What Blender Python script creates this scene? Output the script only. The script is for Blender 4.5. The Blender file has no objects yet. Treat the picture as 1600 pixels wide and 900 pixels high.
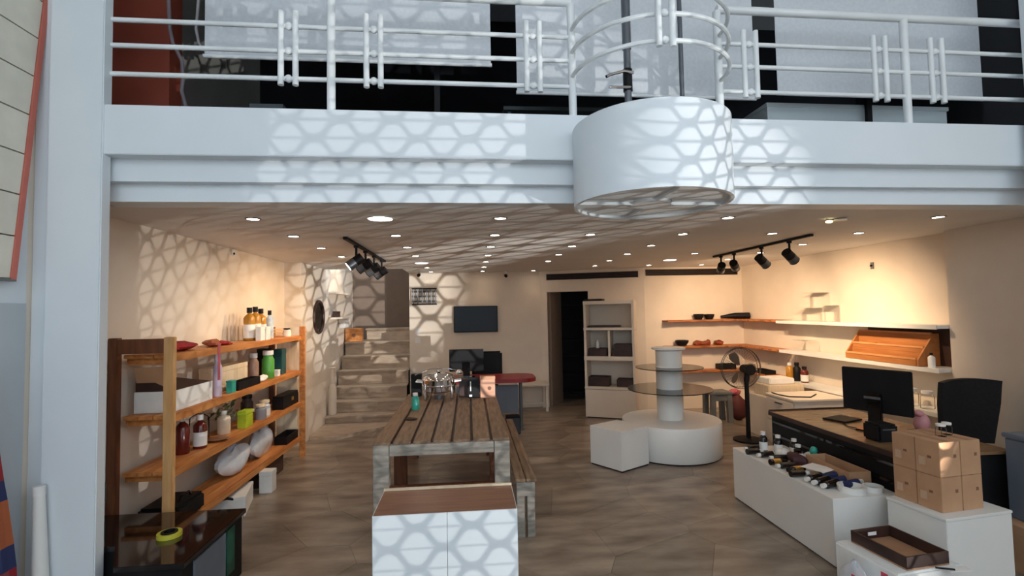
import bpy, bmesh, math, random
from mathutils import Vector, Matrix
PI = math.pi
SC = bpy.context.scene
COL = SC.collection
random.seed(7)

# ------------------------------------------------------------------ camera, world, key light, exposure
cam_d = bpy.data.cameras.new('camera')
cam = bpy.data.objects.new('camera', cam_d); COL.objects.link(cam); SC.camera = cam
cam_d.sensor_width = 36.0; cam_d.lens = 775 / 1600 * 36.0; cam_d.clip_end = 200; cam_d.clip_start = 0.02
yaw, pitch, roll = 0.08705, 0.04505, -0.01902
fwd = Vector((math.sin(yaw) * math.cos(pitch), math.cos(yaw) * math.cos(pitch), math.sin(pitch)))
rgt = Vector((math.cos(yaw), -math.sin(yaw), 0)); upv = rgt.cross(fwd)
r2 = rgt * math.cos(roll) + upv * math.sin(roll); u2 = -rgt * math.sin(roll) + upv * math.cos(roll)
cam.matrix_world = Matrix(((r2.x, u2.x, -fwd.x, 0), (r2.y, u2.y, -fwd.y, 0), (r2.z, u2.z, -fwd.z, 1.75), (0, 0, 0, 1)))

E_WORLD, E_KEY, E_DOWN, E_PANEL, E_TRACK = 2.55, 720.0, 1.9, 5.5, 48.0
SC.view_settings.view_transform = 'Standard'; SC.view_settings.look = 'None'
SC.view_settings.exposure = 0.0; SC.view_settings.gamma = 1.0; SC.view_settings.use_curve_mapping = False
w = bpy.data.worlds.new('world'); SC.world = w; w.use_nodes = True
bgn = w.node_tree.nodes['Background']; bgn.inputs[0].default_value = (0.80, 0.90, 1.0, 1); bgn.inputs[1].default_value = E_WORLD

def light(name, kind, loc, energy, color, target=None, parent=None, **kw):
    d = bpy.data.lights.new(name, kind); d.energy = energy; d.color = color
    for k, v in kw.items(): setattr(d, k, v)
    o = bpy.data.objects.new(name, d); COL.objects.link(o); o.location = loc
    if target is not None:
        o.rotation_euler = (Vector(target) - Vector(loc)).to_track_quat('-Z', 'Y').to_euler()
    if parent is not None:
        o.parent = parent; o.location = Vector(loc) - ORG[parent.name]
    return o
ORG = {}
# low sun bounced up from the street, through the lattice screen of the shop front
SUN_P = Vector((4.9, -1.3, 0.5)); SUN_T = SUN_P + Vector((-0.71, 0.70, 0.20)) * 6
light('street_reflection', 'SPOT', SUN_P, E_KEY, (1.0, 0.98, 0.94), SUN_T, spot_size=math.radians(39), spot_blend=0.3, shadow_soft_size=0.003)
light('street_reflection', 'SPOT', SUN_P, E_KEY * 5.0, (1.0, 0.98, 0.94), SUN_P + Vector((-0.555, 0.832, 0.14)) * 6, spot_size=math.radians(17), spot_blend=0.5, shadow_soft_size=0.003)  # second spot added to strengthen the pattern on the rear walls
WARM = (1.0, 0.70, 0.43); WARM2 = (1.0, 0.84, 0.64)

# ------------------------------------------------------------------ materials
def C(r, g, b):
    f = lambda c: ((c / 255 + 0.055) / 1.055) ** 2.4 if c > 10.3 else c / 255 / 12.92
    return (f(r), f(g), f(b), 1)
def M(name, a, b=None, rough=0.5, metal=0.0, scale=6.0, stretch=(1, 1, 1), bump=0.0, emit=None, trans=0.0, coat=0.0, spec=0.5, rnd=0.0, detail=4.0, alpha=None, lo=0.35, hi=0.65):
    m = bpy.data.materials.new(name); m.use_nodes = True; n = m.node_tree.nodes; l = m.node_tree.links
    p = n['Principled BSDF']; p.inputs['Roughness'].default_value = rough; p.inputs['Metallic'].default_value = metal
    p.inputs['Transmission Weight'].default_value = trans; p.inputs['Coat Weight'].default_value = coat; p.inputs['Specular IOR Level'].default_value = spec
    if b is None: b = tuple(min(1, c * 0.88) for c in a[:3]) + (1,)
    tc = n.new('ShaderNodeTexCoord'); mp = n.new('ShaderNodeMapping'); mp.inputs['Scale'].default_value = stretch
    nz = n.new('ShaderNodeTexNoise'); nz.inputs['Scale'].default_value = scale; nz.inputs['Detail'].default_value = detail
    cr = n.new('ShaderNodeValToRGB'); cr.color_ramp.elements[0].color = b; cr.color_ramp.elements[1].color = a
    cr.color_ramp.elements[0].position = lo; cr.color_ramp.elements[1].position = hi
    l.new(tc.outputs['Object'], mp.inputs['Vector']); l.new(mp.outputs['Vector'], nz.inputs['Vector']); l.new(nz.outputs['Fac'], cr.inputs['Fac'])
    out = cr.outputs['Color']
    if rnd:
        oi = n.new('ShaderNodeObjectInfo'); mr = n.new('ShaderNodeMapRange'); hs = n.new('ShaderNodeHueSaturation')
        mr.inputs['To Min'].default_value = 1 - rnd; mr.inputs['To Max'].default_value = 1 + rnd
        l.new(oi.outputs['Random'], mr.inputs['Value']); l.new(mr.outputs['Result'], hs.inputs['Value']); l.new(out, hs.inputs['Color']); out = hs.outputs['Color']
    l.new(out, p.inputs['Base Color'])
    if bump:
        bp = n.new('ShaderNodeBump'); bp.inputs['Strength'].default_value = bump; bp.inputs['Distance'].default_value = 0.01
        l.new(nz.outputs['Fac'], bp.inputs['Height']); l.new(bp.outputs['Normal'], p.inputs['Normal'])
    if emit:
        p.inputs['Emission Color'].default_value = emit[0] + (1,); p.inputs['Emission Strength'].default_value = emit[1]
    return m
def glass_mat(name, tint=(1, 1, 1), gloss=0.12, rough=0.02):
    m = bpy.data.materials.new(name); m.use_nodes = True; n = m.node_tree.nodes; l = m.node_tree.links; n.clear()
    o = n.new('ShaderNodeOutputMaterial'); mx = n.new('ShaderNodeMixShader'); t = n.new('ShaderNodeBsdfTransparent'); g = n.new('ShaderNodeBsdfGlossy')
    fr = n.new('ShaderNodeLayerWeight'); fr.inputs['Blend'].default_value = gloss
    t.inputs['Color'].default_value = tint + (1,); g.inputs['Roughness'].default_value = rough
    l.new(fr.outputs['Fresnel'], mx.inputs['Fac']); l.new(t.outputs[0], mx.inputs[1]); l.new(g.outputs[0], mx.inputs[2]); l.new(mx.outputs[0], o.inputs['Surface'])
    return m
WALL = M('wall_paint', C(229, 216, 200), C(223, 210, 194), 0.75, scale=3, bump=0.03)
WHITE = M('white_lacquer', C(231, 230, 225), C(226, 225, 220), 0.35, scale=2)
FASCIA = M('fascia_paint', C(226, 232, 236), C(221, 228, 232), 0.5, scale=2)
RAILM = M('rail_enamel', C(236, 240, 240), rough=0.3, scale=3)
CEIL = M('ceiling_paint', C(222, 218, 214), C(216, 212, 208), 0.7, scale=2)
DARKROOM = M('dark_room', C(40, 38, 44), C(28, 28, 34), 0.8, scale=1.5)  # near-black colour stands in for the darkness of the unlit rooms
RUST = M('rust_paint', C(178, 82, 58), C(160, 70, 50), 0.6, scale=2)
BLIND = M('blind_fabric', C(214, 218, 222), C(206, 211, 216), 0.85, scale=40, bump=0.05)
TILE = M('marble_tile', C(166, 152, 136), C(104, 90, 78), 0.32, scale=2.2, stretch=(1, 2.6, 1), rnd=0.17, detail=8, lo=0.3, hi=0.7)
GROUT = M('grout', C(112, 101, 90), rough=0.9)
STAIR = M('stair_stone', C(190, 170, 148), C(164, 145, 126), 0.5, scale=5, stretch=(1, 3, 3), detail=8)
PINE = M('pine', C(206, 140, 78), C(176, 108, 54), 0.5, scale=3, stretch=(8, 1, 8), rnd=0.06, bump=0.05)
PINEP = M('pine_pale', C(214, 170, 116), C(192, 144, 90), 0.55, scale=3, stretch=(8, 8, 1), bump=0.05)
CREAM = M('cream_board', C(226, 208, 180), C(212, 190, 158), 0.6, scale=3, stretch=(8, 8, 1))
DARKPINE = M('stained_pine', C(120, 72, 44), C(92, 52, 34), 0.55, scale=3, stretch=(8, 8, 1))
LIVE = M('live_edge_wood', C(196, 122, 64), C(140, 78, 38), 0.5, scale=4, stretch=(1, 6, 6), bump=0.1)
CRATEW = M('crate_wood', C(190, 124, 68), C(172, 108, 56), 0.55, scale=3, stretch=(8, 1, 8))
CRATEL = M('crate_edge', C(220, 160, 104), C(206, 144, 90), 0.55)
PALLET = M('pallet_wood', C(142, 116, 92), C(108, 86, 66), 0.6, scale=4, stretch=(9, 1, 9), rnd=0.1, bump=0.08)
PALLETG = M('pallet_grey', C(164, 158, 148), C(132, 126, 116), 0.65, scale=4, stretch=(2, 9, 9), rnd=0.06, bump=0.08)
CARD = M('cardboard', C(190, 148, 112), C(176, 134, 100), 0.8, scale=5, rnd=0.05)
CARDK = M('brown_card', C(168, 126, 94), C(156, 114, 84), 0.75, scale=5)
CARDL = M('pale_sticker', C(204, 168, 138), rough=0.7)
BROWN = M('brown_laminate', C(142, 96, 70), C(122, 80, 58), 0.35, scale=3, stretch=(1, 9, 1))
DKBROWN = M('dark_brown', C(64, 40, 32), C(46, 28, 24), 0.5)
BLACK = M('black_plastic', C(20, 20, 23), C(13, 13, 15), 0.55, spec=0.25)
BLACKG = M('black_gloss', C(22, 21, 23), C(15, 14, 16), 0.08, coat=0.5)
DESK = M('desk_laminate', C(150, 118, 84), C(128, 98, 68), 0.25, scale=3, stretch=(1, 8, 1))
GREYP = M('grey_plastic', C(112, 114, 112), rough=0.5)
GREYM = M('grey_metal', C(112, 116, 122), rough=0.35, metal=0.6)
CHROME = M('chrome', C(225, 225, 228), rough=0.08, metal=1.0)
RED = M('red_laminate', C(150, 32, 40), C(128, 24, 34), 0.4)
REDC = M('red_cloth', C(170, 34, 38), C(140, 24, 32), 0.85, scale=14)
PINKC = M('pink_ribbon', C(176, 84, 96), rough=0.8)
NAVY = M('navy_cloth', C(38, 48, 92), rough=0.85)
ORANGE = M('orange_cloth', C(170, 92, 54), rough=0.85)
GREEN = M('green_label', C(92, 168, 72), C(74, 146, 58), 0.4)
TEAL = M('teal_print', C(34, 92, 92), C(24, 66, 70), 0.45)
AQUA = M('aqua_tin', C(64, 178, 158), C(46, 148, 132), 0.3)
LIME = M('lime_print', C(190, 208, 50), C(166, 190, 40), 0.5)
AMBER = M('amber_liquid', C(214, 160, 62), C(188, 130, 40), 0.15, trans=0.25)
OXBLOOD = M('oxblood_glass', C(110, 36, 28), C(84, 26, 20), 0.15)
LILAC = M('lilac_bottle', C(206, 192, 208), C(188, 172, 194), 0.3)
LABEL = M('paper_label', C(238, 238, 234), rough=0.6)
CAPW = M('white_cap', C(236, 234, 230), rough=0.4)
PAPER = M('paper', C(240, 236, 230), rough=0.8)
OLIVE = M('olive_leaves', C(104, 112, 62), C(78, 88, 46), 0.7)
BAG = M('plastic_bag', C(226, 231, 238), C(206, 214, 224), 0.25, scale=9, bump=0.4)
PINK = M('pink_vinyl', C(212, 150, 152), C(200, 134, 138), 0.5)
FOGLASS = glass_mat('clear_glass', (0.985, 0.99, 0.99), 0.1)
DISC = glass_mat('disc_glass', (0.99, 1.0, 0.99), 0.1)
EDGE = M('glass_edge', C(18, 26, 24), rough=0.2)
PANE = glass_mat('window_glass', (0.92, 0.95, 0.97), 0.04)
SCREEN = M('tv_screen', C(10, 15, 22), rough=0.12, spec=0.12)
LAMPW = M('lamp_warm', C(255, 246, 230), emit=((1.0, 0.90, 0.78), 14.0))
LAMPC = M('lamp_panel', C(255, 250, 246), emit=((1.0, 0.95, 0.9), 14.0))
LAMPY = M('bulb_yellow', C(255, 240, 180), emit=((1.0, 0.85, 0.45), 2.5))
GOLD = M('gold_clasp', C(214, 168, 88), rough=0.3, metal=0.8)
YELLOW = M('yellow_tape', C(196, 190, 60), rough=0.5)
CREAMTILE = M('cream_panel', C(226, 222, 206), C(216, 212, 196), 0.5, rnd=0.03)
CORAL = M('coral_trim', C(206, 116, 100), rough=0.6)
GREYWALL = M('grey_dado_paint', C(196, 202, 206), C(190, 197, 201), 0.7, scale=2)
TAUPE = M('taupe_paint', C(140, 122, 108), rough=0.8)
SLATE = M('slate_plastic', C(104, 112, 124), rough=0.5)
DKGREEN = M('dark_green', C(22, 74, 58), rough=0.5)
PRINTRED = M('red_print', C(214, 70, 92), rough=0.7)
INK = M('ink_print', C(128, 92, 70), rough=0.8)
PAVE = M('pavement', C(170, 168, 164), rough=0.9)
MESHM = M('fan_wire', C(70, 62, 56), rough=0.4, metal=0.5)

# ------------------------------------------------------------------ mesh helpers
class MB:
    def __init__(s): s.v = []; s.f = []
    def add(s, v, f):
        o = len(s.v); s.v += [Vector(p) for p in v]; s.f += [tuple(i + o for i in q) for q in f]; return s
    def box(s, x0, x1, y0, y1, z0, z1):
        return s.add([(x0, y0, z0), (x1, y0, z0), (x1, y1, z0), (x0, y1, z0), (x0, y0, z1), (x1, y0, z1), (x1, y1, z1), (x0, y1, z1)],
                     [(0, 3, 2, 1), (4, 5, 6, 7), (0, 1, 5, 4), (1, 2, 6, 5), (2, 3, 7, 6), (3, 0, 4, 7)])
    def bar(s, p, q, wd, ht, up=(0, 0, 1)):      # a rectangular bar from p to q
        p, q = Vector(p), Vector(q); d = (q - p).normalized(); u = Vector(up)
        if abs(d.dot(u)) > 0.95: u = Vector((0, 1, 0))
        a = d.cross(u).normalized() * wd / 2; b = a.cross(d).normalized() * ht / 2
        return s.add([p - a - b, p + a - b, p + a + b, p - a + b, q - a - b, q + a - b, q + a + b, q - a + b],
                     [(0, 1, 2, 3), (7, 6, 5, 4), (0, 4, 5, 1), (1, 5, 6, 2), (2, 6, 7, 3), (3, 7, 4, 0)])
    def cyl(s, p, q, r0, r1=None, n=16):
        r1 = r0 if r1 is None else r1; p, q = Vector(p), Vector(q); d = (q - p).normalized()
        u = Vector((0, 0, 1)) if abs(d.z) < 0.9 else Vector((1, 0, 0)); a = d.cross(u).normalized(); b = d.cross(a)
        vs = [c + (a * math.cos(2 * PI * i / n) + b * math.sin(2 * PI * i / n)) * r for c, r in ((p, r0), (q, r1)) for i in range(n)]
        fs = [(i, (i + 1) % n, n + (i + 1) % n, n + i) for i in range(n)] + [tuple(reversed(range(n))), tuple(range(n, 2 * n))]
        return s.add(vs, fs)
    def tube(s, pts, r, n=8, close=False):
        pts = [Vector(p) for p in pts]; N = len(pts); vs = []; a = None
        for i, p in enumerate(pts):
            d = ((pts[(i + 1) % N] if close or i < N - 1 else p) - (pts[i - 1] if close or i > 0 else p)).normalized()
            if a is None:
                u = Vector((0, 0, 1)) if abs(d.z) < 0.9 else Vector((1, 0, 0)); a = d.cross(u).normalized()
            a = (a - d * a.dot(d)).normalized(); b = d.cross(a)
            vs += [p + (a * math.cos(2 * PI * k / n) + b * math.sin(2 * PI * k / n)) * r for k in range(n)]
        fs = []
        for i in range(N if close else N - 1):
            j = (i + 1) % N
            fs += [(i * n + k, i * n + (k + 1) % n, j * n + (k + 1) % n, j * n + k) for k in range(n)]
        if not close: fs += [tuple(reversed(range(n))), tuple((N - 1) * n + k for k in range(n))]
        return s.add(vs, fs)
    def lathe(s, prof, x, y, z=0, n=24):
        vs = []; fs = []; m = len(prof)
        for r, h in prof: vs += [(x + max(r, 1e-4) * math.cos(2 * PI * k / n), y + max(r, 1e-4) * math.sin(2 * PI * k / n), z + h) for k in range(n)]
        for i in range(m - 1): fs += [(i * n + k, i * n + (k + 1) % n, (i + 1) * n + (k + 1) % n, (i + 1) * n + k) for k in range(n)]
        if prof[0][0] > 1e-3: fs.append(tuple(reversed(range(n))))
        if prof[-1][0] > 1e-3: fs.append(tuple((m - 1) * n + k for k in range(n)))
        return s.add(vs, fs)
    def prism(s, poly, z0, z1):
        n = len(poly)
        return s.add([(x, y, z0) for x, y in poly] + [(x, y, z1) for x, y in poly],
                     [tuple(reversed(range(n))), tuple(range(n, 2 * n))] + [(i, (i + 1) % n, n + (i + 1) % n, n + i) for i in range(n)])
    def blob(s, c, r, seed=0, amp=0.15, nu=12, nv=8):
        rd = random.Random(seed); ph = [(rd.uniform(0, 6), rd.uniform(0, 6), rd.randint(1, 3), rd.randint(1, 3)) for _ in range(4)]
        vs = []
        for i in range(nv + 1):
            t = PI * i / nv
            for k in range(nu):
                p = 2 * PI * k / nu; q = 1 + amp * sum(math.sin(a * p + f) * math.sin(b * t + g) for f, g, a, b in ph) / 2
                vs.append((c[0] + r[0] * q * math.sin(t) * math.cos(p), c[1] + r[1] * q * math.sin(t) * math.sin(p), c[2] + r[2] * q * math.cos(t)))
        return s.add(vs, [(i * nu + k, (i + 1) * nu + k, (i + 1) * nu + (k + 1) % nu, i * nu + (k + 1) % nu) for i in range(nv) for k in range(nu)])
    def rot(s, ang, cx, cy, axis='Z', cz=0):
        R_ = Matrix.Rotation(ang, 3, axis); c = Vector((cx, cy, cz)); s.v = [R_ @ (p - c) + c for p in s.v]; return s
    def xf(s, m): s.v = [m @ p for p in s.v]; return s
B = lambda *a: MB().box(*a)
def obj(name, mb, mat, parent=None, smooth=False, bev=0.0, org=None):
    if parent is not None: o0 = ORG[parent.name]
    elif org is not None: o0 = Vector(org)
    else:
        xs = [p.x for p in mb.v]; ys = [p.y for p in mb.v]; o0 = Vector(((min(xs) + max(xs)) / 2, (min(ys) + max(ys)) / 2, min(p.z for p in mb.v)))
    me = bpy.data.meshes.new(name); me.from_pydata([p - o0 for p in mb.v], [], mb.f)
    bm = bmesh.new(); bm.from_mesh(me); bmesh.ops.recalc_face_normals(bm, faces=bm.faces)
    if bev: bmesh.ops.bevel(bm, geom=[e for e in bm.edges if len(e.link_faces) == 2 and e.calc_face_angle(0) > 0.6], offset=bev, segments=2, affect='EDGES', clamp_overlap=True)
    bm.to_mesh(me); bm.free()
    if smooth:
        for p in me.polygons: p.use_smooth = True
        try: me.set_sharp_from_angle(angle=0.7)
        except Exception: pass
    me.materials.append(mat)
    o = bpy.data.objects.new(name, me); COL.objects.link(o)
    if parent is not None: o.parent = parent
    else: o.location = o0
    ORG[o.name] = o0
    return o
def tag(o, label, cat, group=None):
    o['label'] = label; o['category'] = cat
    if group: o['group'] = group
    return o
def thing(name, loc, label, cat, group=None):
    o = bpy.data.objects.new(name, None); COL.objects.link(o); o.location = loc; o.empty_display_size = 0.05; ORG[o.name] = Vector(loc)
    return tag(o, label, cat, group)
def single(name, mb, mat, label, cat, group=None, **k): return tag(obj(name, mb, mat, **k), label, cat, group)
def struct(name, mb, mat, parent=None, **k):
    o = obj(name, mb, mat, parent, **k)
    if parent is None: o['kind'] = 'structure'
    return o
def dup(root, loc, label=None, group=None, rz=0.0):
    r = root.copy(); COL.objects.link(r); r.location = loc; r.rotation_euler = (0, 0, rz); ORG[r.name] = Vector(loc)
    if label: r['label'] = label
    if group: r['group'] = group
    for ch in list(root.children):
        c = ch.copy(); COL.objects.link(c); c.parent = r
        for g in list(ch.children):
            d = g.copy(); COL.objects.link(d); d.parent = c
    return r
ORD = ['first', 'second', 'third', 'fourth', 'fifth', 'sixth', 'seventh', 'eighth', 'ninth', 'tenth', 'eleventh', 'twelfth', 'thirteenth', 'fourteenth', 'fifteenth', 'sixteenth']

# ------------------------------------------------------------------ setting: floor of irregular marble pieces
fl = struct('floor', B(-2.7, 5.2, -1.8, 10.2, -0.12, -0.008), GROUT, org=(0, 0, 0))
def voronoi(seeds, box, gap):
    out = []
    for i, (sx, sy) in enumerate(seeds):
        poly = [(box[0], box[2]), (box[1], box[2]), (box[1], box[3]), (box[0], box[3])]
        for j, (tx, ty) in enumerate(seeds):
            if i == j or abs(tx - sx) > 2.2 or abs(ty - sy) > 2.2: continue
            mx, my = (sx + tx) / 2, (sy + ty) / 2; nx, ny = tx - sx, ty - sy; L = math.hypot(nx, ny); nx /= L; ny /= L
            d = mx * nx + my * ny - gap; new = []
            for k in range(len(poly)):
                a, b = poly[k], poly[(k + 1) % len(poly)]; da = a[0] * nx + a[1] * ny - d; db = b[0] * nx + b[1] * ny - d
                if da <= 0: new.append(a)
                if (da < 0) != (db < 0): t = da / (da - db); new.append((a[0] + (b[0] - a[0]) * t, a[1] + (b[1] - a[1]) * t))
            poly = new
            if len(poly) < 3: break
        if len(poly) >= 3: out.append(poly)
    return out
seeds = []
for i in range(13):
    for j in range(15):
        seeds.append((-2.4 + i * 0.6 + random.uniform(-0.34, 0.34) + (0.3 if j % 2 else 0), 1.3 + j * 0.56 + random.uniform(-0.32, 0.32)))
for poly in voronoi(seeds, (-2.47, 4.8, 0.8, 9.6), 0.0012):
    z = random.uniform(-0.0008, 0.0); m_ = MB().prism(poly, -0.01, z)
    obj('tile', m_, TILE, fl)
struct('ground', B(-12, 14, -14, -1.8, -0.2, -0.05), PAVE)

# ------------------------------------------------------------------ setting: walls, ceilings, fascia
struct('wall_left_front', B(-2.62, -2.47, -1.8, 3.0, 0, 5.4), FASCIA)
struct('wall_left', B(-2.62, -2.47, 3.0, 8.05, 0, 5.4).box(-2.47, -2.25, 6.9, 8.05, 0, 2.45).box(-2.62, -2.28, 8.05, 10.15, 0, 4.6), WALL)
struct('wall_right_front', B(4.65, 4.8, -0.3, 2.9, 0, 5.4).box(4.8, 4.95, 2.9, 3.05, 2.45, 5.4), WALL)  # unseen wall section, added to block daylight from the side
struct('wall_front', B(-2.62, 4.95, -1.95, -1.8, 5.2, 5.4).box(-2.62, -1.3, -1.95, -1.8, 0, 2.3).box(1.3, 4.2, -1.95, -1.8, 0, 2.3).box(-2.62, 4.95, -1.95, -1.8, 2.3, 2.45), WALL)  # unseen wall, added with high openings so daylight enters mostly from above
dado = struct('trim_1', B(-2.47, -2.455, 0.2, 2.985, 0.0, 1.84), GREYWALL)
struct('wall_back', B(-1.06, 1.30, 8.97, 9.12, 0, 2.45).box(-1.06, -0.97, 9.12, 10.1, 0, 4.6), WALL)
# angled wall with the store-room doorway
A0 = Vector((1.30, 8.97)); A1 = Vector((3.03, 8.36)); dB = (A1 - A0).normalized(); nB = Vector((-dB.y, dB.x))
def wallseg(m, t0, t1, z0, z1, th=0.14):
    p = [A0 + dB * t0, A0 + dB * t1, A0 + dB * t1 + nB * th, A0 + dB * t0 + nB * th]; m.prism([(q.x, q.y) for q in p], z0, z1)
LB = (A1 - A0).length; D0, D1 = 0.12, 0.86
m = MB(); wallseg(m, 0, D0, 0, 2.45); wallseg(m, D1, LB, 0, 2.45); wallseg(m, D0, D1, 2.07, 2.45)
struct('wall_angled', m, WALL)
struct('wall_rear_right', B(3.03, 4.95, 8.36, 8.5, 0, 2.45), WALL)
struct('wall_right', B(4.8, 4.95, 4.45, 8.36, 0, 2.45).box(4.65, 4.95, 2.9, 4.45, 0, 2.45), WALL)
# store room behind the doorway
m = MB(); m.prism([(1.45, 9.0), (1.49, 8.99), (1.76, 9.4), (1.72, 9.42)], 0, 2.07)
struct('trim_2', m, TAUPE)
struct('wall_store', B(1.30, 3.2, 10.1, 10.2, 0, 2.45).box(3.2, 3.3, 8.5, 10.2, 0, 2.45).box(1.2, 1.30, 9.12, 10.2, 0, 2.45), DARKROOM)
# stairwell walls
struct('wall_stair', B(-2.28, -0.97, 10.0, 10.15, 0, 4.6), TAUPE)
struct('trim_3', B(-1.62, -1.06, 9.93, 10.0, 1.45, 4.6), M('brown_panel', C(112, 94, 80), rough=0.7))  # darker brown panel on the right part of the stairwell back wall
# shop ceiling and mezzanine slab
SH = lambda mb: mb.rot(0.018, 0, 3.19)
cl = struct('ceiling', B(-2.62, 4.95, 3.3, 8.05, 2.45, 2.56).box(-1.06, 4.95, 8.05, 10.2, 2.45, 2.56), CEIL)
struct('ceiling_upper', B(-2.62, 5.4, -1.8, 6.2, 5.4, 5.5), CEIL)
struct('floor_upper', B(-2.62, 4.95, 3.35, 6.2, 2.84, 2.96), DARKROOM)
struct('wall_upper_back', B(-2.62, 5.3, 6.1, 6.2, 2.96, 5.4).box(5.2, 5.3, 3.2, 6.1, 2.96, 5.4), DARKROOM)
FX0, FX1 = -2.2, 4.6
struct('trim_4', SH(B(FX0, FX1, 3.19, 3.36, 2.449, 2.557)), FASCIA)
struct('trim_5', SH(B(FX0, FX1, 3.127, 3.36, 2.557, 2.691)), FASCIA)
struct('trim_6', SH(B(FX0, FX1, 3.036, 3.36, 2.691, 2.982)), FASCIA, bev=0.004)
struct('pillar_left', B(-2.365, -2.075, 2.985, 3.06, 0, 5.4).box(-2.47, -2.365, 3.03, 3.06, 0, 5.4), FASCIA, bev=0.006)
struct('pillar_right', B(3.86, 4.3, 3.0, 3.06, 0, 5.4), FASCIA, bev=0.006)
struct('pillar_rust', B(-2.46, -2.10, 3.62, 3.75, 2.97, 5.4).box(-2.10, -2.07, 3.60, 3.75, 2.97, 5.4), RUST)
# upper glazing: four panes in slim frames behind the railing
for i, (a, b) in enumerate(((-2.45, -0.2), (-0.2, 1.6), (1.6, 3.2), (3.2, 4.9))):
    wn = struct('window_%d' % (i + 1), SH(B(a, a + 0.02, 3.55, 3.58, 2.985, 5.4).box(b - 0.02, b, 3.55, 3.58, 2.985, 5.4).box(a, b, 3.55, 3.58, 2.985, 2.995)), BLACK, org=(a, 3.55, 2.985))
    obj('pane', SH(B(a + 0.02, b - 0.02, 3.562, 3.568, 2.995, 5.4)), PANE, wn)

# ------------------------------------------------------------------ mezzanine railing, balcony drum, blinds
RY = 3.085
rl = thing('railing', (0.8, RY, 2.982), 'white tubular railing with paired pickets along the mezzanine edge', 'railing')
DC = Vector((1.135, 2.965)); DR = 0.474
ZR = (3.185, 3.357, 3.512); LX, RX = DC.x - 0.45, DC.x + 0.55
for z in ZR:
    obj('rail', SH(MB().cyl((-2.2, RY, z), (LX, RY, z), 0.0145, n=10)), RAILM, rl, True)
    obj('rail', SH(MB().cyl((RX, RY, z), (4.2, RY, z), 0.0145, n=10)), RAILM, rl, True)
obj('handrail', SH(MB().cyl((-2.2, RY, 3.745), (LX, RY, 3.745), 0.027, n=12)), RAILM, rl, True)
obj('handrail', SH(MB().cyl((RX, RY, 3.745), (4.2, RY, 3.745), 0.027, n=12)), RAILM, rl, True)
for x in (-0.825, LX, RX, 3.06): obj('post', SH(MB().cyl((x, RY, 2.982), (x, RY, 3.73), 0.026, n=12)), RAILM, rl, True)
for x in (-1.075, -0.568, 0.43, 1.905, 2.855, 3.29):
    for s in (-1, 1): obj('picket', SH(MB().cyl((x + s * 0.043, RY - 0.012, 3.14), (x + s * 0.043, RY - 0.012, 3.60), 0.018, n=10)), RAILM, rl, True)
    for z in ZR: obj('bead', SH(MB().blob((x, RY - 0.002, z), (0.024, 0.02, 0.024), amp=0)), RAILM, rl, True)
for z, r in ((3.245, 0.50), (3.40, 0.50), (3.55, 0.50)):
    pts = [(DC.x + 0.05 + r * math.cos(t), RY + 0.92 * r * math.sin(t), z) for t in [PI + PI * k / 28 for k in range(29)]]
    obj('curved_rail', MB().tube(pts, 0.0135, 8), RAILM, rl, True)
for s in (-1, 1): obj('picket', MB().cyl((1.115 + s * 0.04, RY - 0.475, 3.20), (1.115 + s * 0.04, RY - 0.475, 3.66), 0.018, n=10), RAILM, rl, True)
for z in (3.245, 3.40, 3.55): obj('bead', MB().blob((1.115, RY - 0.463, z), (0.022, 0.02, 0.022), amp=0), RAILM, rl, True)

dr = thing('balcony_drum', (DC.x, DC.y, 2.385), 'white round drum projecting from the mezzanine fascia with spoked underside', 'balcony')
Z0, Z1 = 2.385, 2.865
obj('shell', MB().lathe([(DR - 0.02, Z0 + 0.03), (DR - 0.02, Z0), (DR, Z0), (DR, Z1), (DR - 0.01, Z1 + 0.006), (0.0, Z1 + 0.006)], DC.x, DC.y, 0, 64), FASCIA, dr, True)
for k in range(4):
    a0 = PI / 2 * k + 0.03; a1 = PI / 2 * (k + 1) - 0.03
    poly = [(DC.x + 0.125 * math.cos(a1 - (a1 - a0) * i / 6), DC.y + 0.125 * math.sin(a1 - (a1 - a0) * i / 6)) for i in range(7)]
    poly = [(DC.x + (DR - 0.022) * math.cos(a0 + (a1 - a0) * i / 12), DC.y + (DR - 0.022) * math.sin(a0 + (a1 - a0) * i / 12)) for i in range(13)] + poly
    obj('underside_panel', MB().prism(poly, Z0 + 0.018, Z0 + 0.03), FASCIA, dr)
    c, s = math.cos(PI / 2 * k), math.sin(PI / 2 * k)
    obj('batten', MB().bar((DC.x + 0.11 * c, DC.y + 0.11 * s, Z0 + 0.012), (DC.x + (DR - 0.02) * c, DC.y + (DR - 0.02) * s, Z0 + 0.012), 0.014, 0.022), FASCIA, dr)
obj('hub_disc', MB().lathe([(0.0, Z0 + 0.002), (0.12, Z0 + 0.002), (0.12, Z0 + 0.03)], DC.x, DC.y, 0, 32), FASCIA, dr)

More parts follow.
